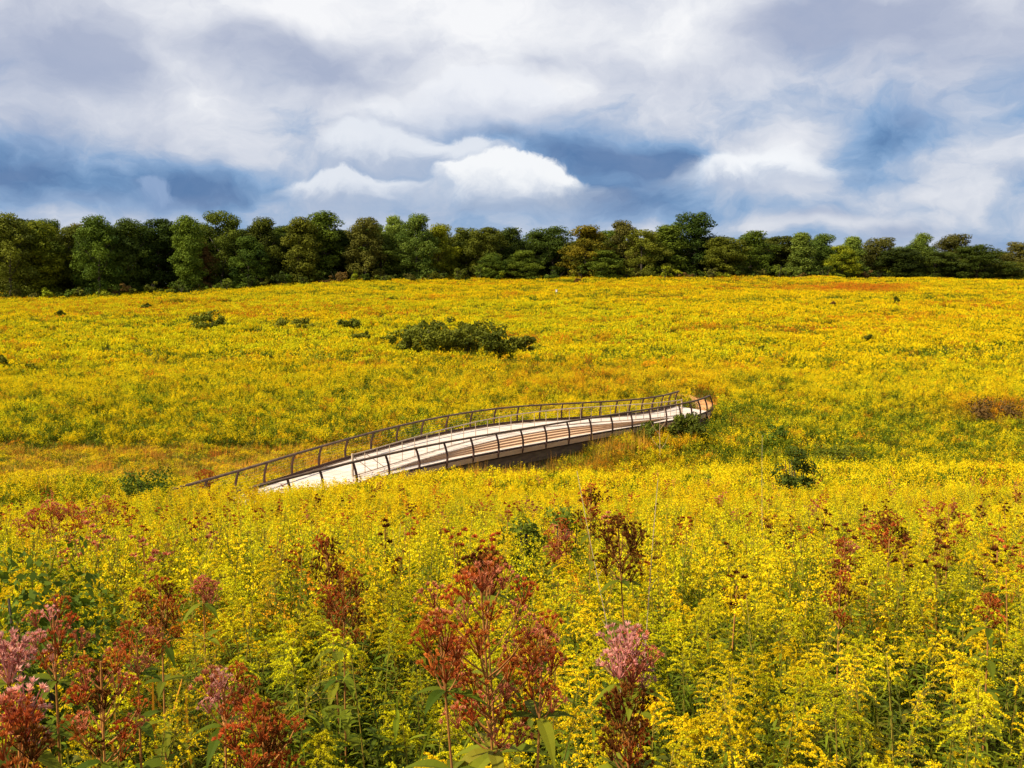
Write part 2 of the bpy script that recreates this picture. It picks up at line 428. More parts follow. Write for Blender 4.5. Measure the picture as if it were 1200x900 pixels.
for a in range(3, 58, 4):
    mb = MB(); mb.box(seg[a] + [.10, -.09, -.85], [.09, 0, 0], [0, .09, 0], [0, 0, .80]); bobj(mb, 'pile', M['timber'])
for zz in (-.45, -1.05):
    bobj(ribbon(offset(seg, .125), zz - .09, zz + .09, .05, 1), 'waler', M['fascia'])
def railing(P, out, name, ext=0):
    Q = offset(resample(P, 260), -out * .10)
    top = Q + [0, 0, HR]
    mb = MB(); 
    # rectangular cap rail, slightly wider than thick
    T = np.gradient(top, axis=0); T[:, 2] = 0; T /= np.linalg.norm(T, axis=1)[:, None]
    o = np.stack([T[:, 1], -T[:, 0], 0 * T[:, 0]], 1)
    w, h = .07, .045; n = len(top); V = []
    for (a, c) in ((-w, -h), (-w, h * .6), (-w * .6, h), (w * .6, h), (w, h * .6), (w, -h)):
        V.append(top + o * a + [0, 0, c])
    V = np.concatenate(V); i = np.arange(n - 1); F = []
    for r in range(6):
        r2 = (r + 1) % 6
        F.append(np.stack([r * n + i, r * n + i + 1, r2 * n + i + 1, r2 * n + i], 1))
    mb.add(V, np.concatenate(F)); mb.add(V[[r * n for r in range(6)]], list(range(6))); mb.add(V[[r * n + n - 1 for r in range(5, -1, -1)]], list(range(6)))
    rail = bobj(mb, 'railing', M['rail'])
    # bowed flat steel posts, at the places read along the rail
    base = P
    T0 = np.gradient(P, axis=0); T0[:, 2] = 0; T0 /= np.linalg.norm(T0, axis=1)[:, None]
    for p, t in zip(P, T0):
        oo = np.array([t[1], -t[0], 0]) * out
        mb = MB(); ts = np.linspace(0, 1, 8); pts = []
        for s_ in ts:
            off = -.10 * s_ ** 2 + .11 * math.sin(PI * s_) + .045
            pts.append(p + oo * off + [0, 0, -.22 + (HR + .19) * s_])
        pts = np.array(pts)
        V = np.concatenate([pts + oo * a_ * .045 + t * c_ * .032 for a_, c_ in ((-1, -1), (1, -1), (1, 1), (-1, 1))]); q = len(pts); ii = np.arange(q - 1)
        mb.add(V, np.concatenate([np.stack([r_ * q + ii, ((r_ + 1) % 4) * q + ii, ((r_ + 1) % 4) * q + ii + 1, r_ * q + ii + 1], 1) for r_ in range(4)]))
        mb.add(V[[0, q, 2 * q, 3 * q]], [0, 1, 2, 3]); mb.add(V[[q - 1, 2 * q - 1, 3 * q - 1, 4 * q - 1]], [0, 1, 2, 3])
        bobj(mb, 'post', M['corten'], rail)
    Pr = resample(P, 200)
    for k in range(6):
        zc = .16 + k * .15; s_ = (zc + .22) / (HR + .19)
        off = -.10 * s_ ** 2 + .11 * math.sin(PI * s_) + .045
        mb = MB(); mb.tube(offset(Pr, out * off) + [0, 0, zc], .0035, 4); bobj(mb, 'cable', M['cable'], rail)
    bobj(ribbon(offset(Pr, out * .02), .045, .17, .03, out), 'toe_rail', M['corten'], rail)
    return rail
railing(N3, 1, 'near'); railing(F3, -1, 'far')
# lighter tubular rail standing on the deck
top = resample(I3, 200) + [0, 0, 1.0]
mb = MB(); mb.tube(top, .028, 8); ir = bobj(mb, 'inner_railing', M['galv'], smooth=True)
for k, p in enumerate(I3):
    mb = MB(); r = .020 if 0 < k < len(I3) - 1 else .055
    mb.tube([p + [0, 0, .0], p + [0, 0, .985 if r < .03 else 1.05]], r, 6 if r < .03 else 4)
    bobj(mb, 'post', M['galv'], ir)
mb = MB(); mb.tube(resample(I3, 200) + [0, 0, .035], .03, 4); bobj(mb, 'kerb', M['galv'], ir)
for k in (0, 1):
    mb = MB(); mb.tube([I3[k] + [0, 0, .93], I3[k + 1] * .5 + I3[k + 2] * .5 + [0, 0, .05]], .016, 5); bobj(mb, 'brace', M['galv'], ir)

# dirt path running on from the far end
def strip_path(C, w, name, mat, lift=.05):
    C = resample(np.array(C, float), 60); L = offset(C, -w / 2); Rr = offset(C, w / 2)
    jit = (fbm(np.arange(60) * .35, np.zeros(60), 9) - .5)[:, None] * .8
    Tn = (Rr - L) / w; L = L + Tn * jit; Rr = Rr - Tn * jit[::-1]
    cols = [L * (1 - t) + Rr * t for t in np.linspace(0, 1, 7)]
    mb = MB(); V = np.stack(cols, 1).reshape(-1, 3); V[:, 2] = ground(V[:, 0], V[:, 1]) + lift
    i = np.arange(59)[:, None] * 7 + np.arange(6)[None]
    mb.add(V, np.stack([i, i + 1, i + 8, i + 7], -1).reshape(-1, 4))
    return tag(mb.obj(name, mat, smooth=True), kind='structure')
M['dirt'] = solid('orange dirt', (.42, .17, .05), (.60, .33, .13), 1.3, .95, bump=.4)
pe = (F3[-1] + N3[-1]) / 2
PATH = [pe[:2].tolist() + [0], [pe[0] + 1.6, pe[1] + 3, 0], [pe[0] + 1.8, pe[1] + 6.5, 0], [pe[0] - .2, pe[1] + 10, 0], [pe[0] - 4.5, pe[1] + 13, 0], [pe[0] - 6.5, pe[1] + 18, 0]]
strip_path(PATH, 2.0, 'path', M['dirt'])
ps = (F3[0] + N3[0]) / 2
strip_path([[ps[0] - 6, ps[1] - 9, 0], [ps[0] - 4, ps[1] - 5, 0], [ps[0] - 1.5, ps[1] - 2.2, 0], ps.tolist()], 3.0, 'path', M['dirt'])

# keep-out for plants: the boardwalk footprint and the paths
OUT = np.concatenate([resample(F3, 80), resample(N3, 80)[::-1]])[:, :2]
def in_poly(x, y, P):
    c = np.zeros(len(x), bool); j = len(P) - 1
    for i_ in range(len(P)):
        xi, yi = P[i_]; xj, yj = P[j]
        k = ((yi > y) != (yj > y)) & (x < (xj - xi) * (y - yi) / (yj - yi + 1e-12) + xi)
        c ^= k; j = i_
    return c
CL = np.concatenate([resample(F3, 60), resample(N3, 60)])[:, :2]
PT = resample(np.array(PATH, float), 40)[:, :2]
def clear(x, y, m=.35):
    k = ~in_poly(x, y, OUT)
    for P, r in ((CL, m), (PT, 1.0)):
        d = np.full(len(x), 1e9)
        for p in P: d = np.minimum(d, (x - p[0]) ** 2 + (y - p[1]) ** 2)
        k &= d > r * r
    return k

# ------------------------------------------------------------------ plant shapes
def stem_curve(x, y, h, lean, ang, n=8):
    t = np.linspace(0, 1, n)
    return np.stack([x + math.cos(ang) * lean * t ** 2, y + math.sin(ang) * lean * t ** 2, h * t], 1)
def goldenrod_parts(seed, stems=3, h0=1.3, flower=1.0, spread=.18):
    g = np.random.default_rng(seed)
    st, lf, fl = MB(), MB(), MB()
    for s_ in range(stems):
        h = h0 * g.uniform(.60, 1.12); a = g.uniform(0, 2 * PI); lean = g.uniform(.05, .28)
        x, y = g.normal(0, spread, 2)
        P = stem_curve(x, y, h, lean, a, 10)
        st.tube(P, np.linspace(.0045, .002, 10), 4, g.uniform(0, 1), cap=False)
        nl = int(46 * h)
        for k in range(nl):
            t = .22 + .70 * (k + g.uniform(0, 1)) / nl
            p = np.array([np.interp(t, np.linspace(0, 1, 10), P[:, c]) for c in range(3)])
            th = k * 2.4 + g.uniform(-.4, .4); el = g.uniform(.15, .65)
            L = g.uniform(.06, .125) * (1.15 - .5 * t)
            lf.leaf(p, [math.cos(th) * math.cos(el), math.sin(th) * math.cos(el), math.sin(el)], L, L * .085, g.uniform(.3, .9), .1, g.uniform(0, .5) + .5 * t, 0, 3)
        # plume of arching branchlets, one-sided
        ph = g.uniform(.16, .28); tp = P[-1]; ax = P[-1] - P[-2]; ax /= np.linalg.norm(ax)
        side = np.array([math.cos(a), math.sin(a), 0])
        nb = int(g.integers(14, 22))
        isg = g.uniform() < .25
        for k in range(nb):
            u = k / (nb - 1)                       # 0 bottom 1 tip
            p0 = tp - ax * ph * .55 * (1 - u) + ax * ph * .25 * u + side * .06 * u ** 2
            th = k * 2.4 + g.uniform(-.5, .5)
            o = np.array([math.cos(th), math.sin(th), 0]) + side * .5
            L = (.025 + .095 * (1 - u) ** .8) * g.uniform(.7, 1.25)
            q = np.linspace(0, 1, 7)
            B = p0 + o * (L * q)[:, None] + np.array([0, 0, 1]) * (L * (1.0 * q - .95 * q ** 2))[:, None]
            st.tube(B[::2], [.0015, .001, .001, .0006][:len(B[::2])], 3, .6, cap=False)
            nf = int(100 * flower * (.3 + L / .12))
            nf = max(nf, 5)
            tt = g.uniform(.12, 1, nf)
            C = np.stack([np.interp(tt, q, B[:, c]) for c in range(3)], 1) + g.normal(0, .0030, (nf, 3)) + [0, 0, .003]
            U = runit(nf, g); W = np.cross(U, runit(nf, g)); W /= np.linalg.norm(W, axis=1)[:, None]
            sz = g.uniform(.0025, .0047, nf)[:, None]
            fl.diamonds(C, U * sz, W * sz * .7, np.clip(g.normal(.55, .25, nf), 0, 1))
    return st, lf, fl
def goldenrod_mid(seed, stems=4, h0=1.3, q=70, qs=.011, spread=.22, leaves=26, mats=(0, 1, 2)):
    g = np.random.default_rng(seed); mb = MB()
    for s_ in range(stems):
        h = h0 * g.uniform(.75, 1.12); a = g.uniform(0, 2 * PI); x, y = g.normal(0, spread, 2); lean = g.uniform(.05, .3)
        P = stem_curve(x, y, h, lean, a, 5)
        mb.tube(P, .003, 3, .5, mats[2], cap=False)
        side = np.array([math.cos(a), math.sin(a), 0]); tp = P[-1]
        nb = 9
        for k in range(nb):
            u = k / (nb - 1); th = k * 2.4 + g.uniform(-.5, .5)
            p0 = tp + [0, 0, -.17 * (1 - u) + .05 * u] + side * .08 * u * u
            o = np.array([math.cos(th), math.sin(th), 0]) + side * .5
            L = .03 + .11 * (1 - u) ** .8; n = max(3, int(q / nb * (.5 + L / .12)))
            tt = g.uniform(0, 1, n)
            C = p0 + o * (L * tt)[:, None] + np.array([0, 0, 1]) * (L * (tt - .95 * tt ** 2))[:, None] + g.normal(0, .006, (n, 3))
            U = runit(n, g); W = np.cross(U, runit(n, g)); W /= np.linalg.norm(W, axis=1)[:, None]
            sz = (qs * g.uniform(.6, 1.3, n))[:, None]
            mb.diamonds(C, U * sz, W * sz * .7, np.clip(g.normal(.55, .25, n), 0, 1), mats[0])
        th = g.uniform(0, 2 * PI, leaves); tz = g.uniform(.3, .93, leaves); el = g.uniform(-.2, .8, leaves)
        L = g.uniform(.05, .10, leaves) * (1.25 - .6 * tz)
        D = np.stack([np.cos(th) * np.cos(el), np.sin(th) * np.cos(el), np.sin(el)], 1)
        B = np.stack([np.interp(tz, np.linspace(0, 1, 5), P[:, c]) for c in range(3)], 1)
        Wd = np.cross(D, runit(leaves, g)); Wd /= np.linalg.norm(Wd, axis=1)[:, None]
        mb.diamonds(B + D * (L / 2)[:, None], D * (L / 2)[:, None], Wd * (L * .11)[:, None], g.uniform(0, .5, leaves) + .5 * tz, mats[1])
    return mb
def clump(seed, w, h, nfl, fs, nlf, ls, top=.28, mats=(0, 1)):
    """several plants seen from far: flower tufts over a mass of upright leaves"""
    g = np.random.default_rng(seed); mb = MB()
    nt = max(5, int(nfl / 11)); tx = g.uniform(-w / 2, w / 2, (nt, 2)); th = h * g.uniform(.72, 1.1, nt)
    k = g.integers(0, nt, nfl); u = g.uniform(0, 1, nfl)
    r = (.035 + .085 * (1 - u)) * g.uniform(.3, 1.1, nfl) * (1.0 + fs * 6); an = g.uniform(0, 2 * PI, nfl)
    C = np.stack([tx[k, 0] + r * np.cos(an), tx[k, 1] + r * np.sin(an), th[k] - top * (1 - u)], 1)
    U = runit(nfl, g); W = np.cross(U, runit(nfl, g)); W /= np.linalg.norm(W, axis=1)[:, None]
    sz = (fs * g.uniform(.6, 1.3, nfl))[:, None]
    mb.diamonds(C, U * sz, W * sz * .75, np.clip(g.normal(.55, .25, nfl), 0, 1), mats[0])
    if nlf:
        C = np.stack([g.uniform(-w / 2, w / 2, nlf), g.uniform(-w / 2, w / 2, nlf), h * g.uniform(.15, .85, nlf)], 1)
        D = runit(nlf, g); D[:, 2] = abs(D[:, 2]) * 1.6 + .3; D /= np.linalg.norm(D, axis=1)[:, None]
        W = np.cross(D, runit(nlf, g)); W /= np.linalg.norm(W, axis=1)[:, None]
        sz = (ls * g.uniform(.6, 1.3, nlf))[:, None]
        mb.diamonds(C, D * sz, W * sz * .22, g.uniform(0, 1, nlf), mats[1])
    return mb
def weed(seed, h=1.0, n=60, L0=.09, w0=.16, mat=0):
    g = np.random.default_rng(seed); mb = MB()
    for s_ in range(5):
        x, y = g.normal(0, .13, 2); a = g.uniform(0, 2 * PI); hh = h * g.uniform(.6, 1.1)
        P = stem_curve(x, y, hh, g.uniform(.05, .35), a, 6)
        mb.tube(P, .004, 3, .6, mat, cap=False)
        for k in range(n // 5):
            t = g.uniform(.15, 1); p = np.array([np.interp(t, np.linspace(0, 1, 6), P[:, c]) for c in range(3)])
            th = g.uniform(0, 2 * PI); el = g.uniform(-.1, .8); L = L0 * g.uniform(.5, 1.3)
            mb.leaf(p, [math.cos(th) * math.cos(el), math.sin(th) * math.cos(el), math.sin(el)], L, L * w0, g.uniform(.1, .7), .12, g.uniform(0, 1), mat, 3)
    return mb
def tuft(seed, n=40, h=.9, w=.005, spread=.12, lean=.4, mat=0):
    g = np.random.default_rng(seed); mb = MB()
    for k in range(n):
        x, y = g.normal(0, spread, 2); a = g.uniform(0, 2 * PI); hh = h * g.uniform(.5, 1.15); ln = g.uniform(.1, 1) * lean * hh
        t = np.linspace(0, 1, 4); P = np.stack([x + math.cos(a) * ln * t ** 2, y + math.sin(a) * ln * t ** 2, hh * (t - .12 * t ** 3)], 1)
        sd = np.array([-math.sin(a), math.cos(a), 0]); ww = (w * (1 - t * .85))[:, None]
        V = np.stack([P - sd * ww, P + sd * ww], 1).reshape(-1, 3)
        mb.add(V, [(0, 1, 3, 2), (2, 3, 5, 4), (4, 5, 7, 6)], g.uniform(0, 1), mat)
    return mb
def broccoli(seed, w, h, n, sz, mat=0):
    """small rounded seed head mass on stalks"""
    g = np.random.default_rng(seed); mb = MB()
    C = g.normal(0, .33, (n, 3)) * [w, w, h * .35] + [0, 0, h * .8]
    U = runit(n, g); W = np.cross(U, runit(n, g)); W /= np.linalg.norm(W, axis=1)[:, None]
    s_ = (sz * g.uniform(.6, 1.3, n))[:, None]
    mb.diamonds(C, U * s_, W * s_ * .7, g.uniform(0, 1, n), mat)
    for k in range(4): mb.tube(stem_curve(0, 0, h * .8, w * .4, g.uniform(0, 6.3), 4), .006, 3, .3, mat, cap=False)
    return mb

# ------------------------------------------------------------------ scattering (one object of uncountable growth each)
def scatter(name, label, cat, temps, P, idx, scl, rotz, tilt, patch):
    """temps: list of meshes; P points (n,3)"""
    c = bpy.data.collections.new(name + ' shapes')
    for k, me in enumerate(temps):
        o = bpy.data.objects.new('%s shape %02d' % (name, k), me); c.objects.link(o)
    me = bpy.data.meshes.new(name); n = len(P)
    me.vertices.add(n); me.vertices.foreach_set('co', np.asarray(P, np.float32).ravel())
    def attr(nm, ty, key, v):
        a = me.attributes.new(nm, ty, 'POINT'); a.data.foreach_set(key, np.ascontiguousarray(v).ravel())
    attr('idx', 'INT', 'value', np.asarray(idx, np.int32))
    attr('scl', 'FLOAT_VECTOR', 'vector', np.asarray(scl, np.float32))
    rot = np.stack([tilt[0], tilt[1], rotz], 1)
    attr('rot', 'FLOAT_VECTOR', 'vector', np.asarray(rot, np.float32))
    attr('patch', 'FLOAT', 'value', np.asarray(patch, np.float32))
    o = link(name, me)
    ng = bpy.data.node_groups.new(name, 'GeometryNodeTree')
    ng.interface.new_socket('Geometry', in_out='INPUT', socket_type='NodeSocketGeometry')
    ng.interface.new_socket('Geometry', in_out='OUTPUT', socket_type='NodeSocketGeometry')
    gi = ng.nodes.new('NodeGroupInput'); go = ng.nodes.new('NodeGroupOutput')
    iop = ng.nodes.new('GeometryNodeInstanceOnPoints'); ci = ng.nodes.new('GeometryNodeCollectionInfo')
    ci.inputs['Collection'].default_value = c
    ci.inputs['Separate Children'].default_value = True; ci.inputs['Reset Children'].default_value = True
    def na(nm, ty):
        a = ng.nodes.new('GeometryNodeInputNamedAttribute'); a.data_type = ty; a.inputs['Name'].default_value = nm
        return a.outputs['Attribute']
    L = ng.links.new
    L(gi.outputs[0], iop.inputs['Points']); L(ci.outputs[0], iop.inputs['Instance'])
    iop.inputs['Pick Instance'].default_value = True
    L(na('idx', 'INT'), iop.inputs['Instance Index'])
    L(na('rot', 'FLOAT_VECTOR'), iop.inputs['Rotation']); L(na('scl', 'FLOAT_VECTOR'), iop.inputs['Scale'])
    L(iop.outputs[0], go.inputs[0])
    md = o.modifiers.new('scatter', 'NODES'); md.node_group = ng
    tag(o, label, cat, kind='stuff')
    return o
def pts(y0, y1, dens, half=.60, pad=1.5):
    """random points in the wedge seen by the camera (with a margin at the sides), Y from y0 to y1"""
    A = half * (y1 ** 2 - y0 ** 2) + 2 * pad * (y1 - y0)
    n = int(A * dens); out = []
    y = y0 + (y1 - y0) * rng.uniform(0, 1, n * 3); 
    keep = rng.uniform(0, 1, n * 3) < (half * y + pad) / (half * y1 + pad)
    y = y[keep][:n]; x = rng.uniform(-1, 1, len(y)) * (half * y + pad)
    return x, y
def to_px(x, y, z):
    c, s = math.cos(TH), math.sin(TH)
    dep = y * c - z * s; up = y * s + z * c
    return 600 + FPX * x / dep, 450 - FPX * up / dep
def bump2(px, py, cx, cy, rx, ry): return np.exp(-(((px - cx) / rx) ** 2 + ((py - cy) / ry) ** 2))

# ---- fields that say what grows where (metres)
def fields(x, y):
    z = ground(x, y); px, py = to_px(x, y, z + .9)
    swale = sstep(-x, 1.5, 5) * sstep(y, 44, 49) * (1 - sstep(y, 58.5, 60.5)) * (1 - sstep(-x, 34, 44) * .5)
    green = sstep(x, 8, 14) * sstep(y, 46, 50) * (1 - sstep(y + (x - 20) * .15, 66, 76))
    green = np.maximum(green, sstep(-x, 12, 17) * sstep(y, 34, 40) * (1 - sstep(y, 48, 52)) * .55)
    back = sstep(y, 60, 62) * (1 - sstep(y, 65, 73)) * sstep(-x, -4, 4)         # leafy front edge of the tall stand
    n1 = fbm(x / 7, y / 7, 21); n2 = fbm(x / 22, y / 14, 33); n3 = fbm(x / 2.2, y / 2.2, 41)
    return dict(z=z, px=px, py=py, swale=swale, green=green, back=back, n1=n1, n2=n2, n3=n3)
def hscale(x, y, f):
    far = sstep(y, 60, 120)
    h = 1 - .58 * f['swale'] - .22 * f['green'] * (1 - f['n3'] * .6)
    h = h * (1 - .35 * np.exp(-((x + 14.0) / 6.5) ** 2 - ((y - 35.5) / 5.0) ** 2))
    h = h * (1 + .28 * np.exp(-((x + 7.5) / 3.0) ** 2 - ((y - 35.5) / 3.5) ** 2))
    h = h * (1 + (f['n1'] - .5) * (.45 + .5 * far) + (f['n3'] - .5) * .35)
    return h
def choose(n, weights):
    W = np.stack(weights, 1).clip(1e-6); W = W / W.sum(1, keepdims=True); c = np.cumsum(W, 1)
    u = rng.uniform(0, 1, n)[:, None]
    return (u > c).sum(1).clip(0, W.shape[1] - 1)
def stand(x, y): return np.stack([x, y, ground(x, y) - .02], 1)
def rnd_tilt(n, s=.10): return rng.normal(0, s, n), rng.normal(0, s, n)

mg = [M['gold'], M['gold_leaf']]
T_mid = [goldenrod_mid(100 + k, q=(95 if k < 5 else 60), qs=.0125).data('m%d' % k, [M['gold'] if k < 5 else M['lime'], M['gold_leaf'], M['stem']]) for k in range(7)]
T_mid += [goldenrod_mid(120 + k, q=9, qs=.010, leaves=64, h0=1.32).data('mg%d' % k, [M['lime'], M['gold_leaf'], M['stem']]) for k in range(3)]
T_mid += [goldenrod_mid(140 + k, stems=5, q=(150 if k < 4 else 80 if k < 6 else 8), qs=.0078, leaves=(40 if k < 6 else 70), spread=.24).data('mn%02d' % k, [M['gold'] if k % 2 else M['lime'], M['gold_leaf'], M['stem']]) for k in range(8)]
T_f1 = [clump(200 + k, .8, 1.3, 230, .024, 52, .09).data('f%d' % k, [M['gold'] if k < 5 else M['lime'], M['gold_leaf']]) for k in range(7)]
T_f1b = [clump(230 + k, .8, 1.2, 26, .024, 130, .10).data('fg%d' % k, [M['gold'], M['gold_leaf']]) for k in range(3)]
T_f2 = [clump(260 + k, 1.5, 1.1, 150, .055, 46, .16, top=.22).data('g%d' % k, [M['gold'] if k < 5 else M['lime'], M['gold_leaf']]) for k in range(7)]
T_f2b = [clump(290 + k, 1.5, 1.1, 22, .055, 90, .17).data('gg%d' % k, [M['gold'], M['gold_leaf']]) for k in range(3)]

G_P, G_i, G_s, G_r, G_c = [], [], [], [], []
def put(x, y, idx, s, patch):
    G_P.append(stand(x, y)); G_i.append(idx); G_s.append(s); G_r.append(rng.uniform(0, 2 * PI, len(x))); G_c.append(patch)
# middle distance, 6.5 to 30 m
x, y = pts(6.3, 30, 8.0, pad=2); k = clear(x, y); x, y = x[k], y[k]; f = fields(x, y); n = len(x)
c = choose(n, [.35 + 1.0 * sstep(f['n1'] + .08 * sstep(y, 8, 20), .38, .62), .40 * np.ones(n), .30 + 1.1 * sstep(f['n3'], .50, .66) * (1 - .45 * sstep(y, 12, 28))])
idx = np.where(c == 0, rng.integers(0, 5, n), np.where(c == 1, 5 + rng.integers(0, 2, n), 7 + rng.integers(0, 3, n)))
nr = rng.uniform(0, 1, n) < 1 - sstep(y, 11, 17)
idx = np.where(nr, np.where(c == 0, 10 + rng.integers(0, 4, n), np.where(c == 1, 14 + rng.integers(0, 2, n), 16 + rng.integers(0, 2, n))), idx); h = hscale(x, y, f)
put(x, y, idx, np.stack([h * .5 + .5, h * .5 + .5, h], 1), np.clip((rng.uniform(0, 1, n) < .08 + .14 * sstep(f['n2'], .5, .62)) * rng.uniform(.5, 1, n), 0, 1))
o1 = len(T_mid)
# 30 to 92 m
x, y = pts(30, 106, 3.7, pad=4); k = clear(x, y, .55) & (rng.uniform(0, 1, len(x)) > sstep(y, 78, 106)); x, y = x[k], y[k]; f = fields(x, y); n = len(x)
g_w = .20 + 1.5 * f['green'] + 1.1 * f['back'] + 1.3 * sstep(f['n1'], .50, .66) + 1.3 * sstep(fbm(x / 16, y / 4, 65), .5, .66)
c = choose(n, [1.0 - .55 * f['green'], g_w, .22 * np.ones(n)])
idx = np.where(c == 0, rng.integers(0, 5, n), np.where(c == 1, 7 + rng.integers(0, 3, n), 5 + rng.integers(0, 2, n))) + o1
h = hscale(x, y, f) * rng.uniform(.8, 1.15, n)
put(x, y, idx, np.stack([np.ones(n), np.ones(n), h], 1), np.clip(.30 * f['swale'] * f['n3'] + .8 * sstep(f['n2'], .56, .70) * (rng.uniform(0, 1, n) < .4) + bump2(f['px'], f['py'], 690, 445, 150, 22) * rng.uniform(0, .8, n) + (rng.uniform(0, 1, n) < .06) * .8 + 1.2 * bump2(f['px'], f['py'], 1170, 478, 55, 9), 0, 1))
o2 = o1 + len(T_f1) + len(T_f1b)
# 92 to 285 m
x, y = pts(76, 292, 1.05, pad=8); k = rng.uniform(0, 1, len(x)) < sstep(y, 76, 104); x, y = x[k], y[k]; f = fields(x, y); n = len(x)
n4 = fbm(x / 30, y / 9, 77); n5 = fbm(x / 55, y / 22, 78)
shr = (f['py'] < 0) | False
c = choose(n, [np.ones(n), .10 + 2.2 * sstep(n4, .52, .66), .15 + 1.8 * sstep(n5, .48, .6)])
idx = np.where(c == 0, rng.integers(0, 5, n), np.where(c == 1, 7 + rng.integers(0, 3, n), 5 + rng.integers(0, 2, n))) + o2
h = hscale(x, y, f) * rng.uniform(.75, 1.2, n)
orange = 1.0 * sstep(bump2(f['px'], f['py'], 1000, 337, 95, 6) + (f['n3'] - .5) * .9, .3, .95)
orange = np.maximum(orange, .8 * sstep(fbm(x / 35, y / 12, 79), .52, .64) * (rng.uniform(0, 1, n) < .4) + (rng.uniform(0, 1, n) < .05) * .7)
put(x, y, idx, np.stack([np.ones(n), np.ones(n), h], 1), np.clip(orange, 0, 1))
P = np.concatenate(G_P); n = len(P)
tx, ty = rnd_tilt(n, .09)
scatter('goldenrod_meadow', 'dense yellow goldenrod in bloom covering the whole meadow from the front to the tree line', 'wildflowers',
        T_mid + T_f1 + T_f1b + T_f2 + T_f2b, P, np.concatenate(G_i), np.concatenate(G_s), np.concatenate(G_r), (tx, ty), np.concatenate(G_c))

# green undergrowth
W = [weed(300 + k, h=.85, n=75, L0=.10, w0=(.11, .16, .22, .09)[k % 4]).data('w%d' % k, [M['weed'] if k % 2 else M['gold_leaf']]) for k in range(6)]
W2 = [clump(320 + k, 1.0, .9, 3, .02, 150, .10).data('wf%d' % k, [M['gold'], M['weed']]) for k in range(3)]
Ps, I_, S_ = [], [], []
x, y = pts(.9, 14, 13, pad=1.0); n = len(x); Ps.append(stand(x, y)); I_.append(rng.integers(0, 6, n)); s = rng.uniform(.75, 1.3, n); S_.append(np.stack([s, s, s], 1))
x, y = pts(14, 30, 2.5, pad=2); k = clear(x, y); x, y = x[k], y[k]; n = len(x); Ps.append(stand(x, y)); I_.append(rng.integers(0, 6, n)); s = rng.uniform(.9, 1.3, n); S_.append(np.stack([s, s, s], 1))
x, y = pts(30, 92, 1.6, pad=4); k = clear(x, y, .6); x, y = x[k], y[k]; f = fields(x, y); n = len(x); Ps.append(stand(x, y)); I_.append(6 + rng.integers(0, 3, n)); s = hscale(x, y, f) * rng.uniform(.7, 1.1, n); S_.append(np.stack([s * 0 + 1, s * 0 + 1, s], 1))
P = np.concatenate(Ps); n = len(P)
scatter('undergrowth', 'low green leaves growing between the stems of the yellow flowers', 'undergrowth', W + W2, P, np.concatenate(I_), np.concatenate(S_), rng.uniform(0, 6.28, n), rnd_tilt(n, .12), .4 * rng.uniform(0, 1, n) ** 2)

# dry orange grass: the swale behind the boardwalk, round its far end, tufts in the field
D = [tuft(350 + k, 60, .55, .008, .22, .5).data('d%d' % k, [M['dry']]) for k in range(4)]
x, y = pts(44, 84, 3.0, pad=2); f = fields(x, y)
keep = clear(x, y, .5) & (rng.uniform(0, 1, len(x)) < np.clip(.55 * f['swale'] + .10 + .6 * bump2(x, y, 14, 80, 7, 8) + .35 * sstep(f['n1'], .6, .75), 0, 1))
x, y = x[keep], y[keep]; Pd = [stand(x, y)]; Sd = [rng.uniform(.7, 1.5, len(x))]
x, y = pts(3, 44, .7, pad=1); keep = clear(x, y, .5) & (fbm(x / 3, y / 3, 55) > .5); x, y = x[keep], y[keep]
Pd.append(stand(x, y)); Sd.append(rng.uniform(1.4, 2.3, len(x)))
P = np.concatenate(Pd); n = len(P); s = np.concatenate(Sd)
scatter('dry_grass', 'short orange and straw coloured grass in the dip behind the boardwalk and among the flowers', 'grass', D, P, rng.integers(0, 4, n), np.stack([s, s, s], 1), rng.uniform(0, 6.28, n), rnd_tilt(n), .9 * rng.uniform(0, 1, n) ** 1.5)

# reeds in front of the bulkhead
Rd = [tuft(370 + k, 26, 1.7, .014, .18, .22).data('r%d' % k, [M['weed'] if k % 2 else M['dry']]) for k in range(4)]
xs_, ys_ = [], []
NB = resample(N3, 200)
for a in range(330):
    q = NB[int(rng.uniform(.36, .84) * 199)]; d_ = rng.uniform(.4, 2.8)
    xs_.append(q[0] + d_ * .62 + rng.normal(0, .1)); ys_.append(q[1] - d_ * .78)
x, y = np.array(xs_), np.array(ys_); n = len(x); s = rng.uniform(.65, 1.1, n)
scatter('reeds', 'tall green and straw reeds standing in front of the dark timbers below the boardwalk', 'reeds', Rd, stand(x, y), rng.integers(0, 4, n), np.stack([s, s, s], 1), rng.uniform(0, 6.28, n), rnd_tilt(n, .06), .5 * rng.uniform(0, 1, n))

# ------------------------------------------------------------------ goldenrod plants of the front, one by one
GV = []
for k in range(9):
    fl = 1.0 if k < 5 else (.5, .35, .22, .15)[k - 5]
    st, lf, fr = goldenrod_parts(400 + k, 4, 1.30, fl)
    GV.append((st.data('stem', [M['stem']]), lf.data('foliage', [M['gold_leaf']]), fr.data('flower_plume', [M['gold'] if k % 2 else M['lime']])))
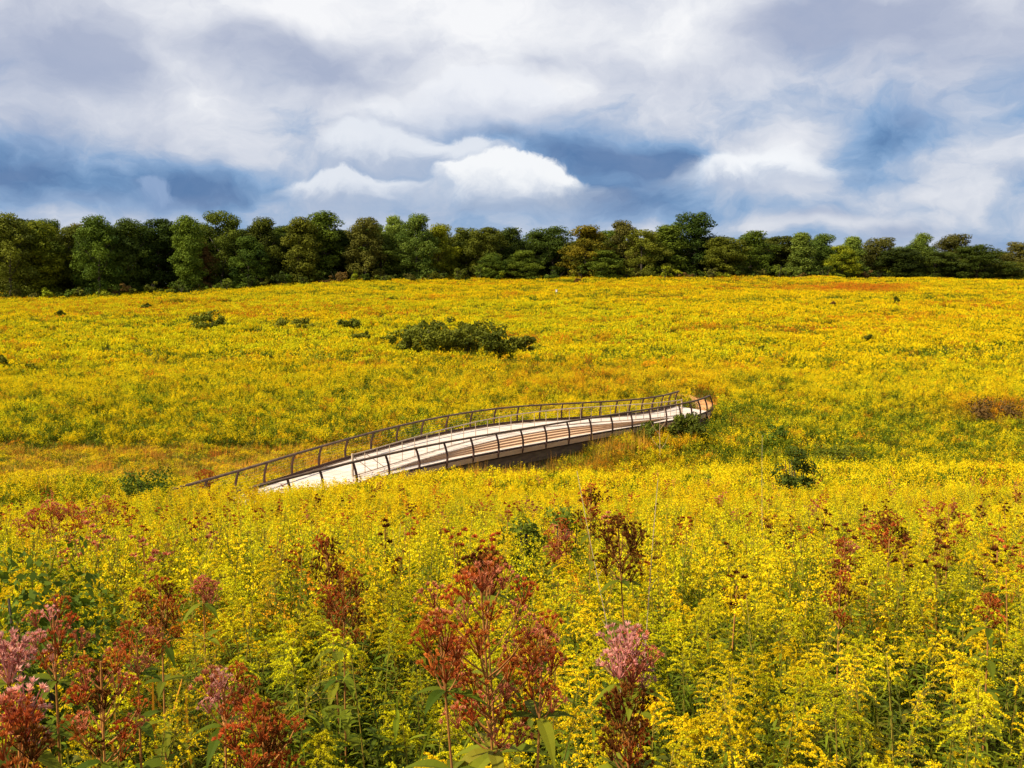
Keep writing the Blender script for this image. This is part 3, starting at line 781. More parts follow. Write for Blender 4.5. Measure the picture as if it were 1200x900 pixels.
# pick places: blue-noise-like scatter in the near wedge
x, y = pts(1.35, 7.6, 16, half=.56, pad=.35)
sel = []
for a in range(len(x)):
    if all((x[a] - x[b]) ** 2 + (y[a] - y[b]) ** 2 > .21 ** 2 for b in sel): sel.append(a)
sel.sort(key=lambda a: y[a]); sel = sel[:300]
for a in sel:
    xx, yy = x[a], y[a]
    greenish = sstep(-xx / yy, -.25, .35) * .6 * float(sstep(6.5 - yy, 0, 2.5)) + .14
    if rng.uniform() < greenish + .12: v = rng.integers(5, 9)
    else: v = rng.integers(0, 5)
    s = rng.uniform(.84, 1.08) * (.90 + .2 * float(fbm(xx / 1.3, yy / 1.3, 91)))
    if yy < 2.4: s *= .88
    root = empty('goldenrod', (xx, yy, ground(xx, yy) - .02), rng.uniform(0, 2 * PI), float(s))
    for me, nm in zip(GV[v], ('stem', 'foliage', 'flower_plume')):
        link(nm, me, root)
    tag(root, 'goldenrod stems with narrow leaves and arching yellow plumes in the nearest part of the meadow', 'goldenrod', 'goldenrod plants standing in the front of the meadow')

# ------------------------------------------------------------------ joe-pye weed
def floret_head(seed, r=.035, n=340, L=.0095, w=.0015, dome=.75):
    g = np.random.default_rng(seed); mb = MB()
    nc = 11; cc = []
    for k in range(nc):
        th = k * 2.4; rr = r * math.sqrt((k + .5) / nc)
        cc.append([rr * math.cos(th), rr * math.sin(th), r * dome * (1 - (rr / r) ** 2) + g.normal(0, r * .1)])
    cc = np.array(cc); per = n // nc
    for c in cc:
        axis = c / (np.linalg.norm(c) + 1e-6) + [0, 0, .6]; axis /= np.linalg.norm(axis)
        Dv = runit(per, g) * .75 + axis; Dv /= np.linalg.norm(Dv, axis=1)[:, None]
        Wv = np.cross(Dv, runit(per, g)); Wv /= np.linalg.norm(Wv, axis=1)[:, None]
        l = (L * g.uniform(.6, 1.25, per))[:, None]
        C = c + Dv * l * .6
        mb.diamonds(C, Dv * l * .7, Wv * w, np.clip(g.normal(.5, .28, per) + .15 * Dv[:, 2], 0, 1))
        mb.tube([[0, 0, -r * .9], c * .9], .0012, 3, .2, cap=False)
    return mb
HEADS = {k: [floret_head(500 + i * 7 + j, r=(.034, .040, .028)[j % 3], w=.0015).data('flower_head', [M[k]]) for j in range(4)]
         for i, k in enumerate(('rust', 'pink', 'brown', 'mixed'))}
def joe_pye(base, h, headc, spread, hh, kinds, label, seed, lean=(0, 0), leafm='joeleaf', s_head=1.0, whorls=5):
    """base at the ground; panicle of headc heads, spread wide, over the top hh of the stem"""
    g = np.random.default_rng(seed)
    root = empty('joe_pye_weed', base); tag(root, label, 'joe-pye weed', 'joe-pye weeds with rust and pink heads')
    t = np.linspace(0, 1, 12)
    P = np.stack([lean[0] * t ** 1.3, lean[1] * t ** 1.3, h * t], 1)
    st, lf = MB(), MB()
    st.tube(P, np.linspace(.0075, .003, 12), 6, .5)
    def on(z): return np.array([np.interp(z, P[:, 2], P[:, 0]), np.interp(z, P[:, 2], P[:, 1]), z])
    for k in range(whorls):
        z = h - hh - .02 - k * (h - hh) * .62 / whorls
        p = on(z); th0 = g.uniform(0, 6.28)
        for j in range(4):
            th = th0 + j * PI / 2 + g.uniform(-.25, .25); L = g.uniform(.13, .20) * (.8 + .1 * k)
            lf.leaf(p, [math.cos(th), math.sin(th), g.uniform(.2, .6)], L, L * .15, g.uniform(.4, .9), .16, g.uniform(0, 1), 0, 6)
    for j in range(headc):
        u = (j + .5) / headc
        th = j * 2.4 + g.uniform(-.4, .4)
        zz = h - hh + hh * u ** .9
        wid = spread * (math.sin(PI * min(1, .25 + .75 * (1 - u))) * .55 + .45 * (1 - u)) * g.uniform(.35, 1.05)
        p0 = on(max(h - hh - .03, zz - wid * .8 - .04)); 
        tip = on(min(zz, h)) + [math.cos(th) * wid, math.sin(th) * wid, g.uniform(-.01, .02)]
        mid = (p0 + tip) / 2 + [0, 0, -.015] + [math.cos(th) * wid * .15, math.sin(th) * wid * .15, 0]
        q = np.linspace(0, 1, 5)[:, None]
        B = p0 * (1 - q) ** 2 + 2 * mid * q * (1 - q) + tip * q ** 2
        st.tube(B, np.linspace(.003, .0016, 5), 4, .4, cap=False)
        kd = kinds[j % len(kinds)] if isinstance(kinds, (list, tuple)) else kinds
        me = HEADS[kd][int(g.integers(0, 4))]
        d = tip - mid; d /= np.linalg.norm(d); d = d * .6 + [0, 0, .8]
        rq = Vector(d).to_track_quat('Z', 'Y').to_euler()
        link('flower_head', me, root, tip, rq, s_head * g.uniform(.8, 1.25))
    for nm, mb, mt in (('stem', st, M['redstem']), ('foliage', lf, M[leafm])):
        link(nm, mb.data(nm, [mt]), root)
    return root
def joe_at(px, py, d, *a, **k):
    """head top at photo place px,py, d metres off"""
    p = at_d(px, py, d); lean = k.get('lean', (0, 0))
    bx, by = p[0] - lean[0], p[1] - lean[1]
    g0 = float(ground(bx, by)) - .02
    return joe_pye((bx, by, g0), p[2] - g0, *a, **k)
joe_at(562, 668, 2.75, 38, .23, .50, ['mixed', 'rust', 'mixed', 'rust', 'mixed', 'rust'], 'big rust red joe-pye weed with a very wide branching head, the largest in front', 601, lean=(-.11, .02), leafm='yleaf', s_head=1.0)
joe_at(566, 652, 2.95, 7, .06, .10, ['brown'], 'dark brown dried flower head rising just above the biggest rust red head', 602, lean=(-.10, .0), s_head=1.1)
joe_at(516, 745, 2.6, 6, .09, .13, ['rust'], 'small rust head standing out to the left of the biggest rust red head', 603, lean=(-.12, 0))
joe_at(636, 735, 2.7, 9, .11, .24, ['mixed', 'rust', 'rust'], 'rust and pink head touching the right side of the biggest rust red head', 6031, lean=(.05, 0), s_head=1.1)
joe_at(742, 752, 2.6, 13, .085, .11, ['pink', 'pink', 'mixed'], 'clear pink flower head on a stem right of the biggest rust red plant', 604, lean=(.03, 0))
joe_at(738, 812, 2.55, 16, .10, .20, ['brown', 'brown', 'rust'], 'dark brown seed heads directly below the clear pink flower head', 605, s_head=1.0)
joe_at(724, 610, 4.5, 16, .17, .26, ['brown'], 'tall dark brown seed head on a bare pale stem above the pink flower', 606, lean=(-.10, 0), s_head=1.25)
joe_at(692, 572, 7.5, 12, .14, .34, ['brown', 'rust'], 'dark brown seed head standing behind and above the tall brown one on the pale stem', 607, s_head=1.4)
joe_at(8, 762, 2.3, 6, .05, .06, ['pink'], 'pale pink flower head cut by the left edge of the picture, the upper one', 608, s_head=1.1)
joe_at(26, 820, 2.2, 8, .07, .10, ['pink', 'mixed', 'rust'], 'bright pink flower head near the left edge below the upper pink one', 609, s_head=1.1)
joe_at(22, 862, 2.0, 7, .11, .12, ['rust', 'brown'], 'dark red seed heads in the bottom left corner', 610, s_head=1.1)
joe_at(62, 712, 3.4, 12, .17, .24, ['mixed', 'pink', 'rust'], 'washed pink open flower head above the two bright pink ones at the left edge', 611)
joe_at(160, 742, 3.6, 10, .13, .13, ['mixed', 'rust'], 'pinkish brown flower head right of the washed pink open one', 612)
joe_at(118, 775, 3.0, 18, .18, .30, ['rust', 'rust', 'brown', 'mixed'], 'wide dark rust seed head in the left foreground below the pinkish brown one', 613)
joe_at(188, 690, 4.3, 15, .18, .22, ['rust', 'brown'], 'rust seed head with long drooping leaves behind the pinkish brown one', 614)
joe_at(262, 788, 2.95, 13, .11, .15, ['mixed', 'pink', 'rust'], 'dusty pink flower head on a red stem between the rust heads of the left foreground', 615)
joe_at(308, 838, 2.6, 18, .13, .19, ['brown', 'rust'], 'low dark red seed head right below the dusty pink one on the red stem', 616)
joe_at(382, 632, 5.2, 18, .12, .42, ['brown', 'brown', 'rust'], 'tall narrow dark brown seed head left of the middle', 617, lean=(-.08, 0), s_head=1.2)
joe_at(402, 672, 4.8, 18, .14, .34, ['rust', 'brown'], 'rusty seed head standing just right of the tall narrow dark brown one', 618, s_head=1.1)
joe_at(238, 680, 5.0, 8, .09, .10, ['mixed'], 'small rosy head between the rust heads of the left middle', 619)
joe_at(60, 596, 9.5, 24, .42, .30, ['mixed', 'rust'], 'broad reddish pink flower mass at the left above the leafy bush', 620, s_head=1.8)
joe_at(120, 588, 10.5, 12, .25, .25, ['rust', 'mixed'], 'rust head right beside the broad reddish pink mass on the left', 621, s_head=1.6)
joe_at(240, 552, 43.5, 16, .55, .9, ['rust'], 'orange rust tall plants growing against the left end of the boardwalk railing', 622, s_head=5)
joe_at(1040, 603, 8.5, 16, .18, .42, ['brown', 'rust'], 'dark rust seed head among the yellow flowers right of the round leafy bush', 623, s_head=1.5)
joe_at(1112, 592, 8.8, 18, .20, .55, ['brown', 'rust', 'rust'], 'tall dark rust seed head toward the right edge', 624, s_head=1.5)
joe_at(985, 665, 5.6, 12, .09, .34, ['rust', 'brown'], 'slim rust seed head in the right middle', 625, s_head=1.1)
joe_at(990, 635, 7.2, 12, .11, .26, ['mixed', 'rust'], 'pinkish rust head standing above the slim rust seed head on the right', 626, s_head=1.2)
joe_at(655, 615, 7.6, 14, .14, .30, ['mixed', 'rust'], 'rust head just left of the tall dark brown ones', 627, s_head=1.3)
joe_at(1160, 700, 5.0, 8, .08, .14, ['rust'], 'small rust head low at the right edge', 628)

# smaller ones scattered over the middle of the meadow: one mesh head each
def small_joe(seed, h, kind):
    g = np.random.default_rng(seed); st, lf, hd = MB(), MB(), MB()
    st.tube(stem_curve(0, 0, h - .1, .05, g.uniform(0, 6), 5), .006, 4, .5)
    for k in range(12):
        th = g.uniform(0, 6.28); L = g.uniform(.12, .2)
        lf.leaf([0, 0, h * g.uniform(.35, .78)], [math.cos(th), math.sin(th), .35], L, L * .17, .6, .15, g.uniform(0, 1), 0, 3)
    for j in range(int(g.integers(7, 13))):
        c = np.array([g.normal(0, .055), g.normal(0, .055), h - g.uniform(0, .24)])
        hd.tube([[0, 0, h - .3], c], .0016, 3, .4, cap=False)
        n = 30; U = runit(n, g); U[:, 2] = abs(U[:, 2]); W = np.cross(U, runit(n, g)); W /= np.linalg.norm(W, axis=1)[:, None]
        s_ = g.uniform(.010, .020, n)[:, None]
        hd.diamonds(c + U * s_ * .98, U * s_, W * s_ * .5, g.uniform(0, 1, n))
    return st.data('stem', [M['redstem']]), lf.data('foliage', [M['joeleaf']]), hd.data('flower_head', [M[kind]])
KD = ['rust', 'brown', 'brown', 'mixed', 'rust', 'rust', 'brown']
SJ = [small_joe(700 + k, 1.55, KD[k]) for k in range(7)]
cnt = 0
clusters = [(1040, 630, 110, 40), (1120, 600, 70, 30), (860, 590, 90, 25), (640, 575, 90, 18), (420, 580, 90, 14), (560, 590, 80, 20), (780, 600, 120, 30), (960, 600, 60, 25), (330, 590, 40, 12), (160, 640, 60, 25), (1170, 570, 30, 20), (900, 560, 60, 10), (80, 600, 60, 16)]
while cnt < 250:
    if rng.uniform() < .75:
        cx, cy, rx, ry = clusters[rng.integers(0, len(clusters))]; px = rng.normal(cx, rx); py = rng.normal(cy, ry)
    else: px = rng.uniform(-20, 1220); py = 552 + 110 * rng.uniform(0, 1) ** 1.6
    if not (548 < py < 690) or not (-30 < px < 1230): continue
    # distance where a 1.35 m high top shows at that pixel
    dd = np.linspace(5.2, 44, 300); ry_ = ray(px, py); q = ry_[None] * (dd / ry_[1])[:, None]
    df = q[:, 2] - (ground(q[:, 0], q[:, 1]) + 1.38); k = np.where(df < 0)[0]
    if not len(k): continue
    p = q[k[0]]
    if not clear(p[:1], p[1:2], .5)[0]: continue
    v = int(rng.integers(0, 7)); s = rng.uniform(.9, 1.06)
    root = empty('joe_pye_weed', (p[0], p[1], ground(p[0], p[1]) - .02), rng.uniform(0, 6.28), float(s))
    for me, nm in zip(SJ[v], ('stem', 'foliage', 'flower_head')): link(nm, me, root)
    lab = {'rust': 'small rust coloured joe-pye weed head dotted among the yellow flowers of the middle distance', 'brown': 'small dark brown joe-pye weed head dotted among the yellow flowers of the middle distance',
           'mixed': 'small rosy rust joe-pye weed head dotted among the yellow flowers of the middle distance', 'pink': 'small pink joe-pye weed head dotted among the yellow flowers of the middle distance'}[KD[v]]
    tag(root, lab, 'joe-pye weed', 'small %s joe-pye weeds of the middle distance' % {'rust': 'rust', 'brown': 'brown', 'mixed': 'rosy', 'pink': 'pink'}[KD[v]])
    cnt += 1

# tall bare dry stalks
def stalk(px0, py0, px1, py1, d, label, r=.0032):
    a = at_d(px0, py0, d); b_ = at_d(px1, py1, d * 1.01)
    g0 = float(ground(b_[0], b_[1])); dirv = (a - b_); low = b_ - dirv * ((b_[2] - g0) / dirv[2])
    t = np.linspace(0, 1, 9)[:, None]; P = low * (1 - t) + a * t; P[:, 0] += np.sin(np.linspace(0, 5, 9)) * .008
    mb = MB(); mb.tube(P, np.linspace(r, r * .4, 9), 5)
    for k in (4, 5, 6):
        s = (-1) ** k; mb.tube([P[k], P[k] + [s * .03, 0, .05]], r * .35, 3)
    o = mb.obj('dry_stalk', M['paleb']); tag(o, label, 'dry stalk', 'bare dry stalks')
stalk(773, 562, 757, 750, 4.6, 'tall bare straw coloured stalk right of the tall dark brown seed head')
stalk(678, 552, 712, 735, 4.8, 'leaning pale stalk crossing behind the tall dark brown seed head')
stalk(894, 510, 893, 600, 12, 'thin pale stalk left of the round leafy bush', .004)

# ------------------------------------------------------------------ shrubs and saplings
def crown_cloud(mb, c, rx, ry, rz, lobes, per, ls, g, tone0=.5, fill=.25):
    """leafy mass made of lobes round the surface of an ellipsoid"""
    for k in range(lobes):
        d = runit(1, g)[0]; d[2] = d[2] * .9 + .12
        rr = g.uniform(.45, .86) if g.uniform() > fill else g.uniform(0, .5)
        lc = np.array(c) + d * [rx * rr, ry * rr, rz * rr]
        lr = g.uniform(.13, .30) * (rx + ry + rz) / 3
        n = per; u = runit(n, g); rad = lr * g.uniform(.55, 1.08, n)[:, None]
        C = lc + u * rad * [1.15, 1.15, .8]
        nrm = u * .9 + runit(n, g) * .8 + [0, 0, .35]; nrm /= np.linalg.norm(nrm, axis=1)[:, None]
        A = np.cross(nrm, runit(n, g)); A /= np.linalg.norm(A, axis=1)[:, None]; Bv = np.cross(nrm, A)
        s_ = (ls * g.uniform(.6, 1.35, n))[:, None]
        mb.diamonds(C, A * s_, Bv * s_ * .6, np.clip(tone0 + g.normal(0, .12) + g.normal(0, .2, n), 0, 1))
def shrub_meshes(seed, rx, ry, h, lobes, per, ls, mat):
    g = np.random.default_rng(seed); cr = MB(); st = MB()
    crown_cloud(cr, (0, 0, h * .55), rx, ry, h * .5, lobes, per, ls, g)
    for k in range(6):
        a = g.uniform(0, 6.28); r = g.uniform(.2, .8)
        st.tube([[0, 0, -.15], [rx * r * .4 * math.cos(a), ry * r * .4 * math.sin(a), h * .35], [rx * r * math.cos(a), ry * r * math.sin(a), h * .8]], [.03 * h / 2, .018 * h / 2, .006 * h / 2], 5, cap=False)
    return st.data('stem', [M['bark']]), cr.data('foliage', [mat])
def shrub_at(px, pybase, w_px, h_px, label, mat, d=None, seed=0, lobes=16, per=110, ls=None, depth=1.0, group=None, name='shrub', cat='shrub'):
    if d is None:
        dd = np.linspace(8, 330, 3000); r_ = ray(px, pybase); q = r_[None] * (dd / r_[1])[:, None]
        k = np.where(q[:, 2] < ground(q[:, 0], q[:, 1]) + .5)[0]; d = dd[k[0]] if len(k) else 260
    p = at_d(px, pybase, d); w = w_px * d / FPX; h = h_px * d / FPX
    ls = ls or max(.03, .0016 * d * .9)
    gz_ = float(ground(p[0], p[1])); h = max(.5, at_d(px, pybase - h_px, d)[2] - gz_ + .05)
    a, b_ = shrub_meshes(seed + int(px * 3 + pybase), w / 2, w / 2 * depth, h, lobes, per, ls, M[mat])
    root = empty(name, (p[0], p[1], ground(p[0], p[1]) - .05)); tag(root, label, cat, group)
    link('stem', a, root); link('foliage', b_, root)
    return root
big = 'dark green shrubs of the thicket in the middle of the far field'
for k, (px, py, w, h) in enumerate([(478, 416, 50, 32), (508, 418, 56, 40), (545, 419, 60, 38), (582, 420, 56, 34), (612, 417, 36, 26), (525, 408, 60, 36), (565, 408, 60, 34), (488, 402, 40, 26), (497, 391, 30, 16)]):
    shrub_at(px, py, w, h, ['leftmost dark green shrub of the low thicket in the middle of the far field', 'second shrub from the left at the front of the low thicket', 'middle shrub at the front of the low dark thicket', 'wide shrub right of the middle of the low dark thicket', 'lowest shrub at the right end of the dark thicket', 'shrub behind the middle of the low dark thicket', 'shrub at the back right of the low dark thicket', 'shrub at the back left of the low dark thicket', 'small bush peeping out behind the left end of the thicket'][k], 't_thicket', seed=k, lobes=34, per=70, ls=.15, group=big)
for px, py, w, h, mat, lab in [
    (452, 404, 26, 10, 't_olive', 'low leafy patch trailing off the left end of the thicket'),
    (425, 398, 22, 9, 't_olive', 'faint low bush between the thicket and the small dark shrub left of it'),
    (632, 412, 20, 9, 't_brown', 'low brownish bush trailing off the right end of the thicket'),
    (245, 388, 46, 22, 't_brown', 'low brownish olive shrub on the left of the far field'),
    (345, 386, 44, 14, 't_olive', 'low flat green shrub between the brownish shrub and the thicket'),
    (408, 386, 30, 12, 't_brown', 'small dark shrub just left of the thicket'),
    (172, 364, 14, 8, 't_dark', 'tiny dark green bush near the left tree line in the far field'),
    (70, 372, 12, 8, 't_dark', 'tiny green bush in the field at the far left'),
    (38, 440, 14, 16, 't_dark', 'small dark green bush alone at the left edge of the field'),
    (3, 432, 12, 16, 't_dark', 'small dark bush cut by the left edge of the field'),
    (318, 428, 10, 12, 't_olive', 'tiny upright sapling in the field above the left end of the boardwalk'),
    (520, 436, 10, 12, 't_dark', 'tiny dark sapling just below the thicket'),
    (678, 408, 12, 12, 't_olive', 'tiny sapling right of the thicket'),
    (1016, 402, 12, 10, 't_dark', 'tiny dark green sapling right in the far field'),
    (1050, 357, 6, 9, 't_dark', 'tiny dark upright bush near the orange strip below the right trees'),
    (893, 415, 12, 10, 't_dark', 'tiny dark bush in the field right above the boardwalk end'),
    (825, 414, 14, 8, 't_brown', 'small dark brown bush above the far end of the boardwalk'),
    (975, 360, 6, 8, 't_rusty', 'tiny red bush below the orange strip'),
    (677, 331, 7, 4, 't_rusty', 'tiny rusty bush at the foot of the round green tree'),
    (1165, 494, 90, 24, 't_rusty', 'dark red low bush at the right edge of the meadow'),
    (985, 543, 70, 22, 't_olive', 'low olive green bush beyond the ridge on the right'),
    (905, 520, 46, 22, 't_green', 'low green bush right of the boardwalk end'),
    ]:
    shrub_at(px, py, w * 1.15, h, lab, {'t_dark': 't_thicket', 't_brown': 't_thicket', 't_olive': 't_thicket'}.get(mat, mat), lobes=26, per=46)
shrub_at(766, 524, 44, 32, 'green bush growing against the boardwalk under its far end', 't_olive', d=60, lobes=34, per=80)
shrub_at(806, 526, 62, 42, 'dark green bush right of the other bush under the boardwalk end', 't_olive', d=59, lobes=40, per=80)
shrub_at(932, 588, 56, 70, 'round dark leafy bush standing in the yellow flowers on the right', 't_dark', d=30, lobes=40, per=60, ls=.05)
shrub_at(612, 660, 50, 92, 'dark green leafy sapling in the flowers below the boardwalk, the left of two', 't_green', d=9.5, lobes=40, per=60, ls=.024)
shrub_at(663, 660, 40, 84, 'dark green leafy sapling in the flowers below the boardwalk, the right of two', 't_green', d=10, lobes=34, per=60, ls=.024)
shrub_at(40, 850, 230, 236, 'broad leafy green bush at the left edge behind the pink flowers', 't_green', d=4.6, lobes=90, per=40, ls=.022)
shrub_at(172, 594, 84, 44, 'dark green clump of leaves left of the boardwalk railing', 't_green', d=41, lobes=40, per=70, ls=.06)

# dead sapling beside the bushes
mb = MB(); b0 = at_d(773, 545, 56); b0[2] = float(ground(b0[0], b0[1])) - .05; top_ = at_d(773, 484, 56)
H_ = top_[2] - b0[2]
mb.tube([b0, b0 + [.02, 0, H_ * .35], b0 + [-.03, 0, H_ * .7], b0 + [.0, 0, H_]], [.03, .024, .016, .006], 6)
for t_, dx, dz in ((.35, .5, .9), (.4, -.55, .7), (.62, -.6, .9), (.72, .4, .7)):
    p = b0 + [0, 0, H_ * t_]; mb.tube([p, p + [dx * .6, 0, dz * .45], p + [dx, 0.1, dz]], [.013, .009, .004], 5)
tag(mb.obj('dead_sapling', M['fascia']), 'leafless pale sapling standing in front of the boardwalk between the two bushes', 'sapling')

# ------------------------------------------------------------------ the tree line
def tree_meshes(seed, h, w, mat, shape='round', n_lobes=100, per=170, low=.03):
    g = np.random.default_rng(seed); cr = MB(); st = MB()
    th = h * .8
    tr = np.stack([np.cumsum(g.normal(0, .12, 7)), np.cumsum(g.normal(0, .12, 7)), np.linspace(-.3, th, 7)], 1); tr[0, :2] = 0
    st.tube(tr, np.linspace(.022 * h * .9, .05, 7), 7)
    for k in range(9):
        t = g.uniform(.25, .85); p = np.array([np.interp(t * th, tr[:, 2], tr[:, c]) for c in range(3)]); a = g.uniform(0, 6.28); L = w * .42 * (1.1 - t * .6)
        st.tube([p, p + [L * .5 * math.cos(a), L * .5 * math.sin(a), L * .35], p + [L * math.cos(a), L * math.sin(a), L * .9]], [.10, .06, .02], 4, cap=False)
    for k in range(n_lobes):
        v = low + (1 - low) * ((k + g.uniform()) / n_lobes) ** .9
        if shape == 'round': prof = math.sin(PI * min(.93, .22 + .71 * (v - low) / (1 - low))) ** .5
        elif shape == 'cone': prof = (1.04 - (v - low) / (1 - low)) ** .5
        else: prof = .95 if v < .75 else math.sqrt(max(.15, 1 - ((v - .75) / .27) ** 2))
        a = g.uniform(0, 6.28); rr = math.sqrt(g.uniform(.0, 1)) * (.95 if v < .75 else .8)
        lr = h * g.uniform(.045, .088)
        R_ = max(.3, (w / 2) * prof - lr * .6)
        lc = np.array([R_ * rr * math.cos(a), R_ * rr * math.sin(a), h * (v * .94) - lr * .25])
        n = int(per * (lr / (h * .065)) ** 2); u = runit(n, g)
        C = lc + u * (lr * g.uniform(.62, 1.08, n))[:, None] * [1.2, 1.2, .85]
        nrm = u * .9 + runit(n, g) * .7 + [0, 0, .4]; nrm /= np.linalg.norm(nrm, axis=1)[:, None]
        A = np.cross(nrm, runit(n, g)); A /= np.linalg.norm(A, axis=1)[:, None]; Bv = np.cross(nrm, A)
        s_ = (.19 * g.uniform(.6, 1.4, n))[:, None]
        cr.diamonds(C, A * s_, Bv * s_ * .62, np.clip(.45 + g.normal(0, .2) + g.normal(0, .16, n), 0, 1))
    return st.data('trunk', [M['bark']]), cr, h, w
VAR = []
for k, (sh, ww) in enumerate([('round', .62), ('round', .78), ('col', .46), ('col', .58), ('cone', .48), ('round', .9), ('col', .52), ('round', .7)]):
    st, cr, h, w = tree_meshes(900 + k, 18, 18 * ww, None, sh)
    VAR.append((st, cr.data('crown', [M['t_dark']]), ww))
CR = {}
def crown_of(v, mat):
    if (v, mat) not in CR:
        me = VAR[v][1].copy(); me.materials.clear(); me.materials.append(M['t_' + mat]); CR[(v, mat)] = me
    return CR[(v, mat)]
def base_d(px): return float(np.interp(px, [-100, 0, 300, 420, 600, 830, 1000, 1200, 1300], [226, 230, 246, 254, 264, 268, 284, 296, 300]))
def tree(px, pytop, wpx, mat, v, label, dd=0, group=None, name='broadleaf_tree', cat='tree'):
    d = base_d(px) + dd; p = at_d(px, pytop, d); g0 = float(ground(p[0], p[1])) - .2; h = p[2] - g0; w = wpx * d / FPX
    root = empty(name, (p[0], p[1], g0), rng.uniform(0, 6.28)); tag(root, label, cat, group)
    root.scale = (w / (18 * VAR[v][2]), w / (18 * VAR[v][2]), h / 18)
    link('trunk', VAR[v][0], root); link('crown', crown_of(v, mat), root)
    return root
FT = [
 (8, 246, 52, 'olive', 1, 'tall olive green tree at the very left edge of the tree line'),
 (45, 257, 50, 'lime', 0, 'yellow green tree second from the left edge of the tree line'),
 (82, 262, 40, 'olive', 3, 'shadowed olive tree with yellowed lower leaves on the left of the tree line'),
 (113, 249, 46, 'green', 1, 'full green tree with a rounded top over the left quarter of the field'),
 (148, 254, 42, 'dark', 0, 'dark tree between the full green rounded tree and a broad one at the left'),
 (184, 253, 46, 'dark', 3, 'broad dark green tree above the left brownish shrub'),
 (218, 251, 28, 'green', 2, 'slim fresh green tree rising between two broad dark ones at the left'),
 (232, 282, 30, 'rusty', 3, 'reddish brown tree low in the left half of the tree line'),
 (260, 245, 56, 'green', 5, 'tallest broad green tree of the left half'),
 (290, 276, 34, 'green', 0, 'lower bright green tree beside the tallest left tree'),
 (306, 253, 38, 'olive', 0, 'olive tree just right of the tallest broad green tree of the left half'),
 (334, 262, 34, 'dark', 3, 'dark narrow topped tree behind the flat green shrub'),
 (352, 253, 30, 'olive', 2, 'slender olive tree between the tallest left tree and the pair of pointed tops'),
 (379, 246, 38, 'green', 2, 'pointed green tree just left of a brownish topped tree'),
 (400, 268, 36, 'dark', 3, 'dark tree filling the gap left of the brownish topped tree'),
 (427, 252, 34, 'brown', 3, 'tree with a brownish top left of the two pale rounded crowns'),
 (446, 272, 64, 'dark', 5, 'very wide dark tree in front of the two pale rounded crowns'),
 (463, 250, 34, 'pale', 1, 'left one of two pale rounded crowns left of the middle'),
 (488, 249, 36, 'pale', 0, 'right one of two pale rounded crowns left of the middle'),
 (514, 261, 36, 'lime', 0, 'yellow green tree right of the two pale rounded crowns'),
 (546, 265, 40, 'olive', 1, 'dull brown green tree left of the middle of the tree line'),
 (572, 264, 36, 'olive', 3, 'olive tree above the right part of the thicket'),
 (597, 265, 44, 'dark', 1, 'dark flat topped tree in the middle of the tree line'),
 (648, 264, 62, 'dark', 5, 'wide dark domed tree in the middle of the tree line'),
 (686, 263, 44, 'gold', 0, 'tree with orange yellow leaves right of the middle'),
 (731, 257, 34, 'brown', 0, 'brown topped tree rising behind the orange yellow one'),
 (712, 268, 36, 'green', 3, 'green tree between the orange yellow and the brown topped tree'),
 (752, 268, 50, 'olive', 5, 'low wide golden olive tree right of the brown topped tree'),
 (784, 262, 44, 'green', 4, 'tapering green tree left of the tall dark oak'),
 (815, 246, 56, 'dark', 1, 'tall dark oak standing above all the others right of the middle'),
 (850, 276, 40, 'olive', 3, 'olive tree right at the shoulder of the tall dark oak'),
 (882, 269, 48, 'green', 1, 'green rounded tree second right of the tall dark oak'),
 (915, 275, 42, 'olive', 3, 'dull tree between a green rounded tree and the pale pointed ones'),
 (940, 271, 30, 'pale', 4, 'leftmost pale pointed tree of the cluster on the right'),
 (966, 273, 34, 'pale', 0, 'pale tree in the middle of the cluster on the right'),
 (987, 287, 30, 'lime', 0, 'light yellow green low tree in front of the pale cluster'),
 (1000, 276, 28, 'pale', 4, 'rightmost pale tree of the cluster on the right'),
 (1032, 277, 46, 'brown', 1, 'brown tinged tree right of the pale cluster'),
 (1058, 290, 40, 'dark', 3, 'dark low tree left of the light green oval one'),
 (1083, 272, 26, 'pale', 0, 'light green oval crown standing clear on the right'),
 (1118, 273, 52, 'brown', 1, 'thin brown broad crowned tree on the right'),
 (1096, 294, 56, 'dark', 5, 'wide dark tree in front of the light green oval crown'),
 (1146, 286, 56, 'dark', 5, 'wide dark green tree second from the right edge'),
 (1180, 306, 34, 'olive', 3, 'low olive tree at the right end of the line'),
 (1196, 282, 40, 'brown', 1, 'brown leaved tree cut by the right edge'),
 (613, 293, 34, 'green', 0, 'small round green tree standing in front of the middle of the tree line'),
 (706, 293, 36, 'green', 0, 'small round green tree in front of the orange yellow tree'),
 (578, 296, 26, 'green', 0, 'small bright green tree left of the small round one in the middle'),
]
for a, (px, py, w, mat, v, lab) in enumerate(FT):
    tree(px, py - 1, w * 1.58, mat, v, lab, dd=(-4 if py >= 286 else (a % 3) * 5 + 1), group='trees along the edge of the field')
for px in np.arange(-90, 1300, 19):
    py = float(np.interp(px, [-100, 0, 380, 520, 620, 830, 1000, 1180, 1300], [256, 252, 256, 264, 269, 273, 280, 290, 290])) + rng.uniform(0, 14)
    tree(px + rng.uniform(-7, 7), py, rng.uniform(42, 58), str(rng.choice(['dark', 'olive', 'green', 'green', 'brown'], p=[.3, .25, .2, .15, .1])), int(rng.integers(0, 8)), 'shadowed tree of the second row, half hidden by the trees at the field edge', dd=rng.uniform(16, 24), group='trees of the second row')
